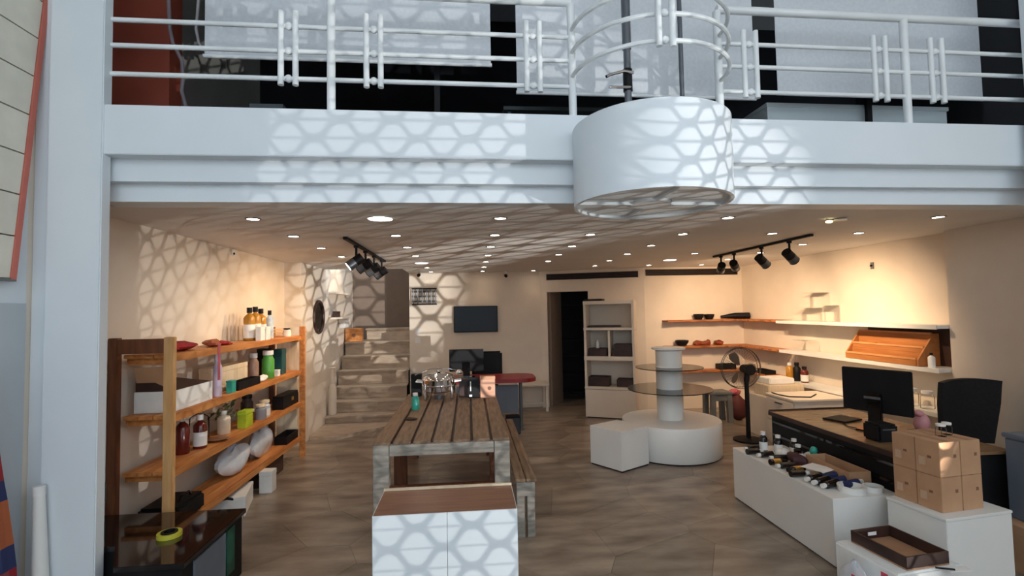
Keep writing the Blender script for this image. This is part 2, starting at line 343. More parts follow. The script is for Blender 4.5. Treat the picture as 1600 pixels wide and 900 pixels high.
def blind(x0, x1, zb, label, y=3.42):
    t = thing('roller_blind', ((x0 + x1) / 2, y, zb), label, 'blind', 'roller blinds behind the railing')
    obj('fabric', SH(B(x0 + 0.006, x1 - 0.006, y, y + 0.004, zb + 0.01, 5.38)), BLIND, t)
    obj('bottom_bar', SH(MB().cyl((x0, y, zb), (x1, y, zb), 0.013, n=10)), RAILM, t, True)
    obj('top_roller', SH(MB().cyl((x0, y + 0.02, 5.36), (x1, y + 0.02, 5.36), 0.03, n=12)), RAILM, t, True)
blind(-1.73, 0.19, 3.48, 'widest pale roller blind at the rust-painted pillar end')
blind(0.36, 2.16, 3.29, 'pale roller blind hanging low behind the curved balcony rails')
blind(2.33, 4.06, 3.335, 'pale roller blind beside the right-hand white pillar')
t = thing('steel_post', (1.09, 3.2, 2.985), 'dark grey steel post with chrome levers behind the curved rails', 'post')
obj('column', MB().cyl((1.09, 3.2, 2.985), (1.09, 3.2, 3.5), 0.024, n=14).cyl((1.09, 3.2, 3.5), (1.09, 3.2, 4.0), 0.03, n=14), GREYM, t, True)
obj('lever', MB().tube([(1.12, 3.17, 3.325), (1.05, 3.15, 3.325), (0.95, 3.13, 3.29), (0.92, 3.12, 3.27)], 0.010), CHROME, t, True)
obj('lever', MB().tube([(1.10, 3.18, 3.23), (1.03, 3.15, 3.215), (0.94, 3.13, 3.205)], 0.010), CHROME, t, True)
obj('collar', MB().cyl((1.09, 3.2, 3.21), (1.09, 3.2, 3.36), 0.031, n=14), BLACK, t, True)
single('slim_post', MB().cyl((1.49, 3.25, 2.985), (1.49, 3.25, 4.0), 0.016, n=12), GREYM, 'slim grey upright between the dark post and the railing end', 'post', smooth=True)
single('cable', MB().tube([(-2.02, 3.57 - 0.1, 4.1), (-2.0, 3.46, 3.9), (-1.99, 3.46, 3.7), (-1.97, 3.46, 3.6), (-1.91, 3.46, 3.48), (-1.90, 3.46, 3.36), (-1.91, 3.46, 3.27), (-1.87, 3.46, 3.12), (-1.80, 3.46, 2.99)], 0.012), M('grey_cable', C(120, 110, 116), rough=0.6), 'long grey cable hanging in front of the dark upper window', 'cable', smooth=True)
single('cable', MB().tube([(-1.80, 3.46, 4.0), (-1.82, 3.46, 3.7), (-1.80, 3.46, 3.60), (-1.765, 3.46, 3.56), (-1.74, 3.46, 3.60), (-1.745, 3.46, 3.8), (-1.74, 3.46, 4.0)], 0.010), M('pale_cable', C(170, 166, 170), rough=0.5), 'looped pale cable hanging at the corner of the widest blind', 'cable', smooth=True)
t = thing('storage_carton', (-1.35, 3.9, 2.97), 'dim grey carton on the mezzanine floor under the widest blind', 'box')
obj('carton_body', B(-1.60, -1.38, 3.8, 4.1, 2.97, 3.30), SLATE, t); obj('carton_lid', B(-1.61, -1.37, 3.79, 4.11, 3.30, 3.33), GREYP, t)
t = thing('folding_table', (0.8, 4.2, 2.97), 'low white-edged table on the dark mezzanine floor behind the glass', 'table')
obj('table_top', B(0.3, 2.0, 3.9, 4.4, 3.36, 3.39), GREYP, t)
for x in (0.35, 1.95):
    for y in (3.95, 4.35): obj('leg', B(x - 0.015, x + 0.015, y - 0.015, y + 0.015, 2.97, 3.36), GREYM, t)
t = thing('white_chest', (3.2, 4.0, 2.97), 'pale low chest on the mezzanine floor under the blind by the right pillar', 'chest')
obj('body', SH(B(2.38, 3.95, 3.62, 4.0, 2.975, 3.32)), WHITE, t); obj('lid', SH(B(2.37, 3.96, 3.61, 4.01, 3.32, 3.35)), WHITE, t)

# ------------------------------------------------------------------ left foreground: slatted panel, parasol, pole
t = thing('slatted_panel', (-2.43, 2.6, 1.97), 'cream slatted wall panel with a coral red edge strip', 'panel')
zz = [1.97, 2.20, 2.43, 2.66, 2.89, 3.12, 3.35, 3.58, 3.81]
for a, b in zip(zz, zz[1:]):
    ya = 2.845 + (a - 1.97) * 0.10; yb = 2.845 + (b - 1.97) * 0.10
    obj('slat', MB().add([(-2.452, 2.2, a + 0.004), (-2.452, ya, a + 0.004), (-2.452, yb, b - 0.004), (-2.452, 2.2, b - 0.004), (-2.425, 2.2, a + 0.004), (-2.425, ya, a + 0.004), (-2.425, yb, b - 0.004), (-2.425, 2.2, b - 0.004)],
        [(0, 1, 2, 3), (4, 7, 6, 5), (0, 4, 5, 1), (1, 5, 6, 2), (2, 6, 7, 3), (3, 7, 4, 0)]), CREAMTILE, t)
obj('edge_strip', MB().bar((-2.435, 2.862, 1.965), (-2.435, 3.05, 3.81), 0.03, 0.035, up=(1, 0, 0)), CORAL, t)
obj('bottom_rail', B(-2.455, -2.42, 2.2, 2.88, 1.955, 1.972), GREYP, t)
t = thing('folded_parasol', (-2.36, 2.80, 0), 'folded red and navy beach parasol leaning at the far left wall', 'parasol')
def para(z0, z1, r0, r1, mt, nm):
    f = lambda z: (-2.385, 2.80 - 0.10 * z, z); mb = MB(); a, b = Vector(f(z0)), Vector(f(z1)); n = 14; vs = []
    for p, r in ((a, r0), (b, r1)):
        for k in range(n):
            q = 0.7 * r * (1 + 0.18 * (k % 2)); vs.append((p.x + q * math.cos(2 * PI * k / n), p.y + q * math.sin(2 * PI * k / n), p.z))
    mb.add(vs, [(k, (k + 1) % n, n + (k + 1) % n, n + k) for k in range(n)] + [tuple(reversed(range(n))), tuple(range(n, 2 * n))]); obj(nm, mb, mt, t)
para(0.95, 1.6, 0.075, 0.03, RED, 'canopy_tip'); para(0.85, 0.95, 0.085, 0.075, NAVY, 'canopy_band'); para(0.62, 0.85, 0.10, 0.085, ORANGE, 'canopy_panel')
para(0.50, 0.62, 0.105, 0.10, NAVY, 'tie_band'); para(0.2, 0.50, 0.10, 0.105, RED, 'canopy_hem'); obj('pole', MB().cyl((-2.385, 2.80, 0), (-2.385, 2.78, 0.22), 0.02), GREYM, t, True)
t = thing('white_pole', (-2.29, 2.925, 0), 'white tapered plastic pole standing against the left pillar', 'pole')
obj('shaft', MB().cyl((-2.29, 2.925, 0.0), (-2.33, 2.94, 0.80), 0.045, 0.026, 14), WHITE, t, True); obj('tip', MB().cyl((-2.33, 2.94, 0.80), (-2.3325, 2.941, 0.85), 0.028, 0.028, 14), CAPW, t, True)

# ------------------------------------------------------------------ pine rack along the left wall
XF, XB = -2.10, -2.40
rk = thing('pine_rack', (-2.25, 5.0, 0), 'long pine rack of four slatted shelves along the left wall', 'rack')
ZS = (0.262, 0.68, 1.065, 1.49); YN, YF = 3.68, 6.36
for k, z in enumerate(ZS):
    for a, b in ((-2.395, -2.30), (-2.295, -2.20), (-2.195, -2.095)): obj('shelf_board', B(a, b, YN, YF, z - 0.028, z), PINE, rk, bev=0.003)
    obj('front_rail', B(-2.092, -2.074, YN, YF, z - 0.055, z - 0.005), PINE, rk, bev=0.003)
    for y in (YN + 0.045, YF - 0.05): obj('cross_bar', B(-2.40, -2.10, y, y + 0.04, z - 0.075, z - 0.03), PINE, rk)
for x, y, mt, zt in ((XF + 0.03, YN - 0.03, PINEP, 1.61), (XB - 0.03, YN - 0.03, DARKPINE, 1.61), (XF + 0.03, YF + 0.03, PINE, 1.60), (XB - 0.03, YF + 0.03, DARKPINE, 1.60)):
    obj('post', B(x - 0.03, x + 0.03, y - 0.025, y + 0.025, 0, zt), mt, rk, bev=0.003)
obj('end_panel', B(-2.40, -2.10, YN - 0.052, YN - 0.006, 1.50, 1.60), DARKPINE, rk)
obj('far_panel', B(-2.37, -2.13, YF + 0.008, YF + 0.022, 0.15, 1.48), CREAM, rk)

def bottle(name, x, y, z, r, h, mat, label, cap=CAPW, lab=LABEL, group=None, neck=0.35, cat='bottle'):
    t = thing(name, (x, y, z), label, cat, group); hb = h * 0.68
    obj('body', MB().lathe([(r * 0.94, 0), (r, 0.006), (r, hb), (r * 0.8, hb + h * 0.06), (r * neck, hb + h * 0.13), (r * neck, h * 0.86)], x, y, z, 16), mat, t, True)
    obj('cap', MB().lathe([(r * (neck + 0.12), h * 0.84), (r * (neck + 0.12), h)], x, y, z, 14), cap, t, True)
    if lab: obj('label', MB().lathe([(r * 1.015, hb * 0.12), (r * 1.015, hb * 0.72)], x, y, z, 16), lab, t, True)
    return t
def cbox(name, x0, x1, y0, y1, z0, z1, mat, label, cat='box', lid=None, group=None, rz=0):
    t = thing(name, ((x0 + x1) / 2, (y0 + y1) / 2, z0), label, cat, group); cx, cy = (x0 + x1) / 2, (y0 + y1) / 2; h = z1 - z0
    obj('body', B(x0, x1, y0, y1, z0, z0 + h * 0.8).rot(rz, cx, cy), mat, t, bev=0.003); e = 0.002
    obj('lid', B(x0 - e, x1 + e, y0 - e, y1 + e, z0 + h * 0.8, z1).rot(rz, cx, cy), lid or mat, t, bev=0.003); return t
def tray(name, x0, x1, y0, y1, z0, h, mat, label, inner=None, cat='tray', group=None, rz=0, th=0.008):
    t = thing(name, ((x0 + x1) / 2, (y0 + y1) / 2, z0), label, cat, group); c = ((x0 + x1) / 2, (y0 + y1) / 2)
    obj('base', B(x0, x1, y0, y1, z0, z0 + th).rot(rz, *c), inner or mat, t)
    for a in ((x0, x0 + th, y0, y1), (x1 - th, x1, y0, y1), (x0 + th, x1 - th, y0, y0 + th), (x0 + th, x1 - th, y1 - th, y1)):
        obj('side', B(*a, z0 + th, z0 + h).rot(rz, *c), mat, t)
    return t
Z4 = 1.49
single('red_cloth', MB().blob((-2.22, 3.98, Z4 + 0.035), (0.10, 0.22, 0.035), 3, 0.3), REDC, 'crumpled red cloth draped on the near end of the pine rack', 'cloth', smooth=True)
single('red_cloth', MB().blob((-2.2, 4.62, Z4 + 0.02), (0.07, 0.14, 0.02), 5, 0.3), REDC, 'small flat red cloth further along the top shelf', 'cloth', smooth=True)
single('pink_ribbon', B(-2.072, -2.068, 4.31, 4.345, 1.22, 1.515).box(-2.15, -2.068, 4.31, 4.345, 1.515, 1.519), PINKC, 'dusty pink ribbon hanging from the top shelf edge', 'ribbon')
single('driftwood', MB().blob((-2.17, 4.42, Z4 + 0.03), (0.06, 0.09, 0.03), 9, 0.35), ORANGE, 'small tan wooden piece beside the pink ribbon', 'ornament', smooth=True)
for i, (y, h) in enumerate(((5.32, 0.34), (5.46, 0.35), (5.60, 0.33))):
    bottle('amber_bottle', -2.25, y, Z4, 0.055, h, AMBER, ORD[i] + ' tall amber bottle from the near end on the top shelf, black stopper', cap=BLACK, group='amber bottles on the top shelf')
for i, y in enumerate((5.25, 5.39)): cbox('white_packet', -2.16, -2.11, y, y + 0.11, Z4, Z4 + 0.14, LABEL, ('near' if i == 0 else 'second') + ' small white printed packet in front of the amber bottles', 'box', group='white packets on the top shelf')
bottle('tall_spray_bottle', -2.22, 5.76, Z4, 0.042, 0.31, M('pale_blue_print', C(214, 224, 232), C(150, 178, 205), 0.4, scale=20), 'slim white and pale blue bottle with dark cap on the top shelf', cap=BLACK, lab=None)
bottle('cream_jar', -2.16, 6.12, Z4, 0.045, 0.10, CAPW, 'short white jar at the far end of the top shelf', cap=BLACK, neck=0.7, cat='jar')
t = thing('incense_bundle', (-2.3, 6.0, Z4), 'bundle of pale reed sticks lying at the far end of the top shelf', 'sticks')
for k in range(5): obj('stick', MB().cyl((-2.34 + k * 0.018, 5.85 + k * 0.01, Z4 + 0.012 + 0.02 * k), (-2.28 + k * 0.012, 6.28, Z4 + 0.012 + 0.02 * k), 0.006, n=6), PINEP, t)
Z3 = 1.065
t = thing('tilted_carton', (-2.25, 4.0, Z3), 'white carton tipped on its side showing a brown inner tray', 'box')
mt = Matrix.Translation((-2.25, 4.05, Z3 + 0.002)) @ Matrix.Rotation(0.0, 4, 'X')
obj('body', B(-0.13, 0.13, -0.28, 0.28, 0, 0.15).xf(mt), LABEL, t, bev=0.003)
obj('inner_tray', MB().add([(-0.125, -0.27, 0.151), (0.125, -0.27, 0.151), (0.125, 0.27, 0.151), (-0.125, 0.27, 0.151), (-0.125, -0.27, 0.285), (-0.10, 0.27, 0.153)], [(0, 1, 2, 3), (0, 3, 5, 4), (0, 4, 1), (4, 5, 2, 1), (3, 2, 5)]).xf(mt), DKBROWN, t)
obj('flap', MB().bar((-2.25, 3.80, Z3 + 0.16), (-2.25, 3.75, Z3 + 0.33), 0.24, 0.006, up=(0, 1, 0)), CARD, t)
bottle('lilac_bottle', -2.15, 4.47, Z3, 0.035, 0.36, LILAC, 'tall pale lilac bottle standing right of the tilted carton', cap=LILAC, lab=None, neck=0.6)
cbox('teal_packet', -2.15, -2.1, 4.62, 4.70, Z3, Z3 + 0.11, AQUA, 'small aqua packet left of the black tray on the second shelf')
tray('black_tray', -2.20, -2.10, 4.75, 5.22, Z3, 0.075, BLACK, 'black shallow tray in front of the cream box on the second shelf')
cbox('cream_box', -2.38, -2.24, 4.62, 5.26, Z3, Z3 + 0.22, CREAM, 'long cream box standing behind the black tray')
single('white_cloth_roll', MB().blob((-2.15, 5.36, Z3 + 0.03), (0.05, 0.12, 0.03), 11, 0.25), PAPER, 'rolled white cloth beside the black tray on the second shelf', 'cloth', smooth=True)
bottle('brown_bottle', -2.24, 5.40, Z3, 0.05, 0.29, M('mocha_glass', C(150, 120, 104), rough=0.15), 'brown glass bottle with white cap beside the green bottle', neck=0.6, lab=None)
bottle('green_bottle', -2.18, 5.62, Z3, 0.062, 0.30, GREEN, 'bright green bottle with wide white cap on the second shelf', neck=0.75, lab=None)
for i, (y, x) in enumerate(((5.82, -2.30), (6.0, -2.2))):
    cbox('teal_box', x - 0.05, x + 0.05, y - 0.07, y + 0.07, Z3, Z3 + 0.31 - 0.02 * i, (BLACK, TEAL)[i], ('black upright box between the green bottle and the teal box', 'dark teal printed box at the far end of the second shelf')[i])
for i, (y, x) in enumerate(((5.8, -2.16),)): cbox('small_tin', x - 0.03, x + 0.03, y - 0.035, y + 0.035, Z3, Z3 + 0.07, LABEL, 'tiny white tin in front of the black upright box')
Z2 = 0.68
bottle('dark_red_bottle', -2.25, 4.14, Z2, 0.05, 0.30, OXBLOOD, 'dark red bottle, nearer one of the pair on the third shelf', cap=CAPW, lab=None, group='dark red bottles')
bottle('dark_red_bottle', -2.20, 4.30, Z2, 0.05, 0.27, OXBLOOD, 'dark red bottle with pale label, farther one of the pair on the third shelf', cap=CAPW, group='dark red bottles')
bottle('glass_jug', -2.30, 4.48, Z2, 0.075, 0.30, FOGLASS, 'clear round glass jug behind the dark red bottles', cap=FOGLASS, lab=None, cat='jug')
single('wooden_dish', MB().lathe([(0.05, 0), (0.09, 0.02), (0.085, 0.022), (0.0, 0.01)], -2.17, 4.52, Z2, 20), BROWN, 'flat brown dish in front of the glass jug', 'dish', smooth=True)
bottle('cream_bottle', -2.24, 4.78, Z2, 0.055, 0.21, M('cream_glass', C(224, 208, 184), rough=0.3), 'stout cream bottle left of the lime green box', lab=None)
cbox('lime_box', -2.2, -2.12, 4.95, 5.10, Z2, Z2 + 0.16, LIME, 'lime green box on the third shelf')
t = thing('dried_plant', (-2.28, 4.95, Z2), 'olive green dried bunch leaning behind the lime green box', 'plant')
obj('pot', MB().lathe([(0.04, 0), (0.05, 0.08)], -2.30, 4.92, Z2, 14), BROWN, t, True)
lf = MB(); rd = random.Random(4)
for k in range(60):
    c = Vector((-2.30 + rd.uniform(-0.08, 0.10), 4.92 + rd.uniform(-0.2, 0.16), Z2 + 0.12 + rd.uniform(0, 0.17))); a = Vector((rd.uniform(-1, 1), rd.uniform(-1, 1), rd.uniform(-0.3, 1))).normalized() * 0.045; b = a.cross(Vector((0.3, 0.2, 1))).normalized() * 0.014
    lf.add([c - a, c + b, c + a, c - b], [(0, 1, 2, 3)])
lf = obj('leaves', lf, OLIVE, t); lf['kind'] = 'stuff'
for i, (y, x, r, h, mt, lb) in enumerate(((5.22, -2.2, 0.05, 0.13, FOGLASS, 'short clear jar right of the lime green box'), (5.38, -2.16, 0.055, 0.15, M('grey_glass', C(150, 152, 160), rough=0.2), 'grey glass jar in the middle of the third shelf'), (5.52, -2.18, 0.06, 0.17, M('blue_white', C(196, 206, 218), rough=0.3), 'pale blue and white jar near the far black tray'))):
    bottle('jar', x, y, Z2, r, h, mt, lb, cap=CREAM, lab=LABEL if i == 2 else None, neck=0.75, cat='jar')
bottle('dark_jar', -2.33, 5.46, Z2, 0.06, 0.24, DKBROWN, 'dark brown jar standing behind the jars on the third shelf', cap=BLACK, lab=None, neck=0.7, cat='jar')
t = tray('clasp_case', -2.22, -2.1, 5.84, 6.34, Z2, 0.12, BLACK, 'black case with a gold clasp at the far end of the third shelf', cat='case')
obj('case_lid', B(-2.218, -2.102, 5.845, 6.335, Z2 + 0.121, Z2 + 0.15), BLACK, t, bev=0.004); obj('clasp', B(-2.10, -2.094, 6.1, 6.16, Z2 + 0.06, Z2 + 0.10), GOLD, t)
Z1_ = 0.262
single('plastic_bag', MB().blob((-2.22, 4.98, Z1_ + 0.125), (0.09, 0.27, 0.125), 21, 0.3, 18, 12), BAG, 'crumpled clear white plastic bag on the bottom shelf, nearer one', 'bag', smooth=True)
single('plastic_bag', MB().blob((-2.24, 5.56, Z1_ + 0.14), (0.09, 0.26, 0.14), 33, 0.3, 18, 12), BAG, 'crumpled clear white plastic bag on the bottom shelf, farther one', 'bag', smooth=True)
tray('black_dish', -2.24, -2.1, 5.95, 6.33, Z1_, 0.09, BLACK, 'black oblong dish at the far end of the bottom shelf')
t = thing('black_case', (-2.2, 3.95, Z1_), 'black handled case at the near end of the bottom shelf', 'case')
obj('body', B(-2.36, -2.08, 3.78, 4.15, Z1_, Z1_ + 0.13), BLACK, t, bev=0.02); obj('handle', MB().tube([(-2.14, 3.9, Z1_ + 0.13), (-2.14, 3.93, Z1_ + 0.165), (-2.14, 4.03, Z1_ + 0.165), (-2.14, 4.06, Z1_ + 0.13)], 0.008), BLACKG, t, True)
# things on the floor under and beside the rack
t = cbox('leaning_box', -2.34, -2.02, 4.55, 4.98, 0, 0.17, LABEL, 'flat white box on the floor under the pine rack', rz=0.25)
obj('strap', MB().tube([(-2.18, 4.5, 0.18), (-2.1, 4.55, 0.178), (-2.02, 4.62, 0.13)], 0.012), BLACK, t, True)
cbox('white_canister_box', -2.08, -1.96, 5.15, 5.27, 0, 0.21, LABEL, 'upright white box on the floor at the far end of the rack')
cbox('dark_crate', -2.33, -2.12, 5.3, 5.9, 0, 0.17, DKBROWN, 'dark brown crate pushed under the rack')
single('grey_bundle', MB().blob((-1.96, 4.22, 0.08), (0.10, 0.18, 0.08), 14, 0.3), M('grey_cloth', C(176, 166, 154), rough=0.9), 'pale grey cloth bundle on the floor before the flat white box', 'cloth', smooth=True)
# black gloss cabinet, lower left
t = thing('black_cabinet', (-1.95, 3.2, 0), 'low black glossy cabinet by the left pillar', 'cabinet')
obj('top_panel', MB().prism([(-1.87, 2.82), (-1.52, 2.82), (-1.52, 3.56), (-2.44, 3.56), (-2.44, 3.075), (-2.03, 3.075)], 0.42, 0.45), BLACKG, t, bev=0.003); obj('carcass', MB().prism([(-1.85, 2.84), (-1.54, 2.84), (-1.54, 3.54), (-2.42, 3.54), (-2.42, 3.09), (-2.01, 3.09)], 0.03, 0.42), BLACK, t)
obj('side_panel', B(-1.54, -1.53, 2.95, 3.30, 0.05, 0.40), SLATE, t); obj('side_strip', B(-1.54, -1.53, 3.32, 3.42, 0.12, 0.40), DKGREEN, t); obj('plinth', MB().prism([(-1.83, 2.88), (-1.56, 2.88), (-1.56, 3.5), (-2.4, 3.5), (-2.4, 3.1), (-1.99, 3.1)], 0, 0.03), BLACK, t)
t = thing('tape_roll', (-1.79, 3.17, 0.45), 'yellow and black tape roll on the black glossy cabinet', 'tape')
obj('outer', MB().lathe([(0.045, 0.0), (0.065, 0.0), (0.065, 0.024), (0.045, 0.024), (0.045, 0.0)], -1.79, 3.17, 0.451, 24), YELLOW, t, True)
obj('core', MB().lathe([(0.030, 0.0), (0.044, 0.0), (0.044, 0.03), (0.030, 0.03), (0.030, 0.0)], -1.79, 3.17, 0.451, 24), BLACK, t, True)
t = thing('wall_socket', (-2.455, 3.71, 0.5), 'small dark wall socket behind the black cabinet', 'socket')
obj('plate', B(-2.469, -2.452, 3.62, 3.72, 0.52, 0.64), GREYP, t, bev=0.003); obj('plug', B(-2.452, -2.41, 3.63, 3.69, 0.5, 0.56), BLACK, t, bev=0.005)

# ------------------------------------------------------------------ white counter block, pallet table, bench
t = thing('white_counter', (-0.14, 2.87, 0), 'white counter block with brown laminate top before the pallet table', 'counter')
WX0, WX1, WY0, WY1, WZ = -0.515, 0.238, 2.665, 3.02, 0.70
obj('front_panel', B(WX0, -0.132, WY0, WY0 + 0.02, 0, WZ), FASCIA, t, bev=0.001); obj('front_panel', B(-0.130, WX1, WY0, WY0 + 0.02, 0, WZ), FASCIA, t, bev=0.001)
obj('side_panel', B(WX0, WX0 + 0.02, WY0 + 0.02, WY1, 0, WZ), WHITE, t); obj('side_panel', B(WX1 - 0.02, WX1, WY0 + 0.02, WY1, 0, WZ), WHITE, t)
obj('top_board', B(WX0 + 0.004, WX1 - 0.004, WY0 + 0.006, WY1, WZ - 0.016, WZ + 0.002), BROWN, t)
obj('rear_panel', B(WX0, WX1, WY1, WY1 + 0.016, 0, WZ + 0.014), CREAM, t)
TX0, TX1, TY0, TY1, TZ = -0.755, 0.302, 3.95, 6.2, 0.75
t = thing('pallet_table', (-0.22, 5.0, 0), 'long weathered pallet-wood table with slatted top in the aisle', 'table')
n = 7; wdt = (TX1 - TX0 - 6 * 0.022) / n
for k in range(n): obj('slat', B(TX0 + k * (wdt + 0.022), TX0 + k * (wdt + 0.022) + wdt, TY0, TY1, TZ - 0.024, TZ), PALLET, t, bev=0.003)
obj('under_deck', B(TX0 + 0.02, TX1 - 0.02, TY0 + 0.06, TY1 - 0.06, TZ - 0.034, TZ - 0.0245), DKBROWN, t)
for y in (TY0, 5.05, TY1 - 0.05): obj('apron', B(TX0 + 0.125, TX1 - 0.125, y + 0.004, y + 0.05, TZ - 0.11, TZ - 0.025), PALLETG, t, bev=0.002)
for x in (TX0, TX1 - 0.12):
    for y in (TY0, 5.0, TY1 - 0.1): obj('leg', B(x, x + 0.12, y, y + 0.10, 0, TZ - 0.025), PALLETG if y == TY0 else DARKPINE, t, bev=0.003)
    obj('side_rail', B(x + 0.035, x + 0.085, TY0 + 0.101, TY1 - 0.101, TZ - 0.10, TZ - 0.026), PALLETG, t)
obj('stretcher', B(TX0 + 0.12, TX1 - 0.12, TY0 + 0.02, TY0 + 0.07, 0.30, 0.40), DARKPINE, t)
t = thing('pallet_bench', (0.45, 4.9, 0), 'low pallet-wood bench along the right side of the table', 'bench')
for k in range(2): obj('slat', B(0.335 + k * 0.085, 0.413 + k * 0.085, 3.86, 6.0, 0.426, 0.45), PALLET, t, bev=0.003)
for y in (3.88, 5.9):
    for x in (0.345, 0.425): obj('leg', B(x, x + 0.06, y, y + 0.08, 0, 0.425), PALLETG, t, bev=0.003)
obj('apron', B(0.345, 0.485, 3.865, 3.879, 0.32, 0.424), PALLETG, t)
# things on the table
t = thing('chafing_dish', (-0.36, 5.82, TZ), 'round chrome chafing dish on legs at the far end of the table', 'dish')
cx, cy = -0.36, 5.82
obj('stand', MB().tube([(cx + 0.19 * math.cos(2 * PI * k / 28), cy + 0.19 * math.sin(2 * PI * k / 28), TZ + 0.16) for k in range(28)], 0.008, 6, True), CHROME, t, True)
for k in range(4):
    a = PI / 4 + PI / 2 * k; obj('leg', MB().tube([(cx + 0.2 * math.cos(a), cy + 0.2 * math.sin(a), TZ + 0.19), (cx + 0.215 * math.cos(a), cy + 0.215 * math.sin(a), TZ + 0.08), (cx + 0.205 * math.cos(a), cy + 0.205 * math.sin(a), TZ)], 0.012), CHROME, t, True)
obj('pan', MB().lathe([(0.14, 0.08), (0.175, 0.10), (0.18, 0.22), (0.195, 0.225)], cx, cy, TZ, 40), CHROME, t, True)
ld = obj('lid', MB().lathe([(0.195, 0.227), (0.19, 0.24), (0.15, 0.275), (0.08, 0.295), (0.0, 0.30)], cx, cy, TZ, 40), CHROME, t, True)
obj('lid_knob', MB().lathe([(0.012, 0.299), (0.03, 0.31), (0.03, 0.32), (0.0, 0.325)], cx, cy, TZ, 16), CHROME, ld, True)
obj('burner', MB().lathe([(0.05, 0.0), (0.05, 0.045), (0.02, 0.05)], cx, cy, TZ, 20), GREYM, t, True)
for s in (-1, 1): obj('handle', MB().tube([(cx + s * 0.18, cy - 0.06, TZ + 0.2), (cx + s * 0.25, cy - 0.06, TZ + 0.21), (cx + s * 0.25, cy + 0.06, TZ + 0.21), (cx + s * 0.18, cy + 0.06, TZ + 0.2)], 0.010), CAPW, t, True)
t = thing('serving_spoon', (-0.5, 5.5, TZ + 0.35), 'thin steel ladle lying across the chafing dish lid', 'ladle')
obj('handle', MB().tube([(cx - 0.26, cy - 0.1, TZ + 0.29), (cx - 0.1, cy - 0.03, TZ + 0.345), (cx + 0.12, cy - 0.02, TZ + 0.345), (cx + 0.2, cy - 0.02, TZ + 0.32)], 0.006), CHROME, t, True)
obj('bowl', MB().blob((cx + 0.235, cy - 0.02, TZ + 0.30), (0.04, 0.04, 0.03), amp=0), CHROME, t, True)
cbox('black_speaker', -0.70, -0.58, 6.02, 6.12, TZ, TZ + 0.26, BLACK, 'slim black upright box left of the chafing dish', 'box')
bottle('aqua_bottle', -0.565, 5.22, TZ, 0.04, 0.17, AQUA, 'aqua green bottle with clear cap on the table before the chafing dish', cap=CAPW, lab=None, neck=0.55)
single('brown_leaf_dish', MB().blob((-0.55, 4.72, TZ + 0.012), (0.06, 0.03, 0.012), 6, 0.2), DKBROWN, 'small flat brown object on the left slats of the table', 'ornament', smooth=True)
cbox('brown_box', -0.13, -0.03, 5.84, 5.98, TZ, TZ + 0.21, DKBROWN, 'brown box between the chafing dish and the black book')
def book(x0, x1, y, h, mat, label):
    t = thing('book', ((x0 + x1) / 2, y, TZ), label, 'book'); obj('cover', B(x0, x1, y, y + 0.006, TZ, TZ + h).box(x0, x1, y + 0.034, y + 0.04, TZ, TZ + h).box(x0, x0 + 0.006, y + 0.006, y + 0.034, TZ, TZ + h), mat, t)
    obj('pages', B(x0 + 0.007, x1 - 0.004, y + 0.0065, y + 0.0335, TZ + 0.003, TZ + h - 0.004), PAPER, t); return t
k = book(-0.03, 0.105, 5.78, 0.23, BLACK, 'black upright book with white print beside the chafing dish'); obj('print', B(-0.012, 0.02, 5.7785, 5.78, TZ + 0.015, TZ + 0.04), LABEL, k); obj('print', B(-0.002, 0.010, 5.7785, 5.78, TZ + 0.08, TZ + 0.19), LABEL, k)
t = thing('wooden_box', (0.2, 5.8, TZ), 'pinkish wooden box with a dark emblem at the right end of the table', 'box')
obj('body', B(0.115, 0.285, 5.76, 5.86, TZ, TZ + 0.21), M('pink_wood', C(206, 158, 132), C(190, 140, 114), 0.6, scale=4, stretch=(1, 1, 6)), t, bev=0.003); obj('lid', B(0.112, 0.288, 5.757, 5.863, TZ + 0.211, TZ + 0.245), M('tan_wood', C(200, 150, 116), rough=0.6), t, bev=0.003)
obj('emblem', MB().cyl((0.22, 5.7605, TZ + 0.11), (0.22, 5.758, TZ + 0.11), 0.022, n=16), INK, t)

# ------------------------------------------------------------------ back: red desk, monitors, tower, side table, television
t = thing('red_desk', (0.3, 7.4, 0), 'small desk with red rounded top behind the pallet table', 'desk')
pts = [(-0.35, 7.0), (0.75, 7.0)] + [(0.75 + 0.2 * math.sin(a), 7.2 - 0.2 * math.cos(a)) for a in [PI / 2 * k / 6 for k in range(1, 7)]] + [(0.95, 7.45)] + [(0.75 + 0.2 * math.cos(a), 7.45 + 0.2 * math.sin(a)) for a in [PI / 2 * k / 6 for k in range(1, 7)]] + [(-0.35, 7.65)]
obj('top', MB().prism(pts, 0.73, 0.785), RED, t, bev=0.006)
obj('modesty_panel', B(-0.2, 0.70, 7.28, 7.30, 0.26, 0.66), SLATE, t)
for x, y in ((0.74, 7.35), (-0.25, 7.35), (-0.25, 7.6)): obj('leg', MB().cyl((x, y, 0), (x, y, 0.73), 0.025, n=12), GREYM, t, True)
obj('foot', MB().lathe([(0.05, 0), (0.05, 0.012), (0.02, 0.02)], 0.74, 7.35, 0, 16), GREYM, t, True)
t = thing('computer_tower', (0.58, 7.18, 0), 'black computer tower on the floor beside the red desk', 'computer'); obj('case', B(0.50, 0.70, 7.05, 7.25, 0, 0.245), BLACK, t, bev=0.01); obj('front', B(0.51, 0.69, 7.04, 7.05, 0.02, 0.23), BLACKG, t)
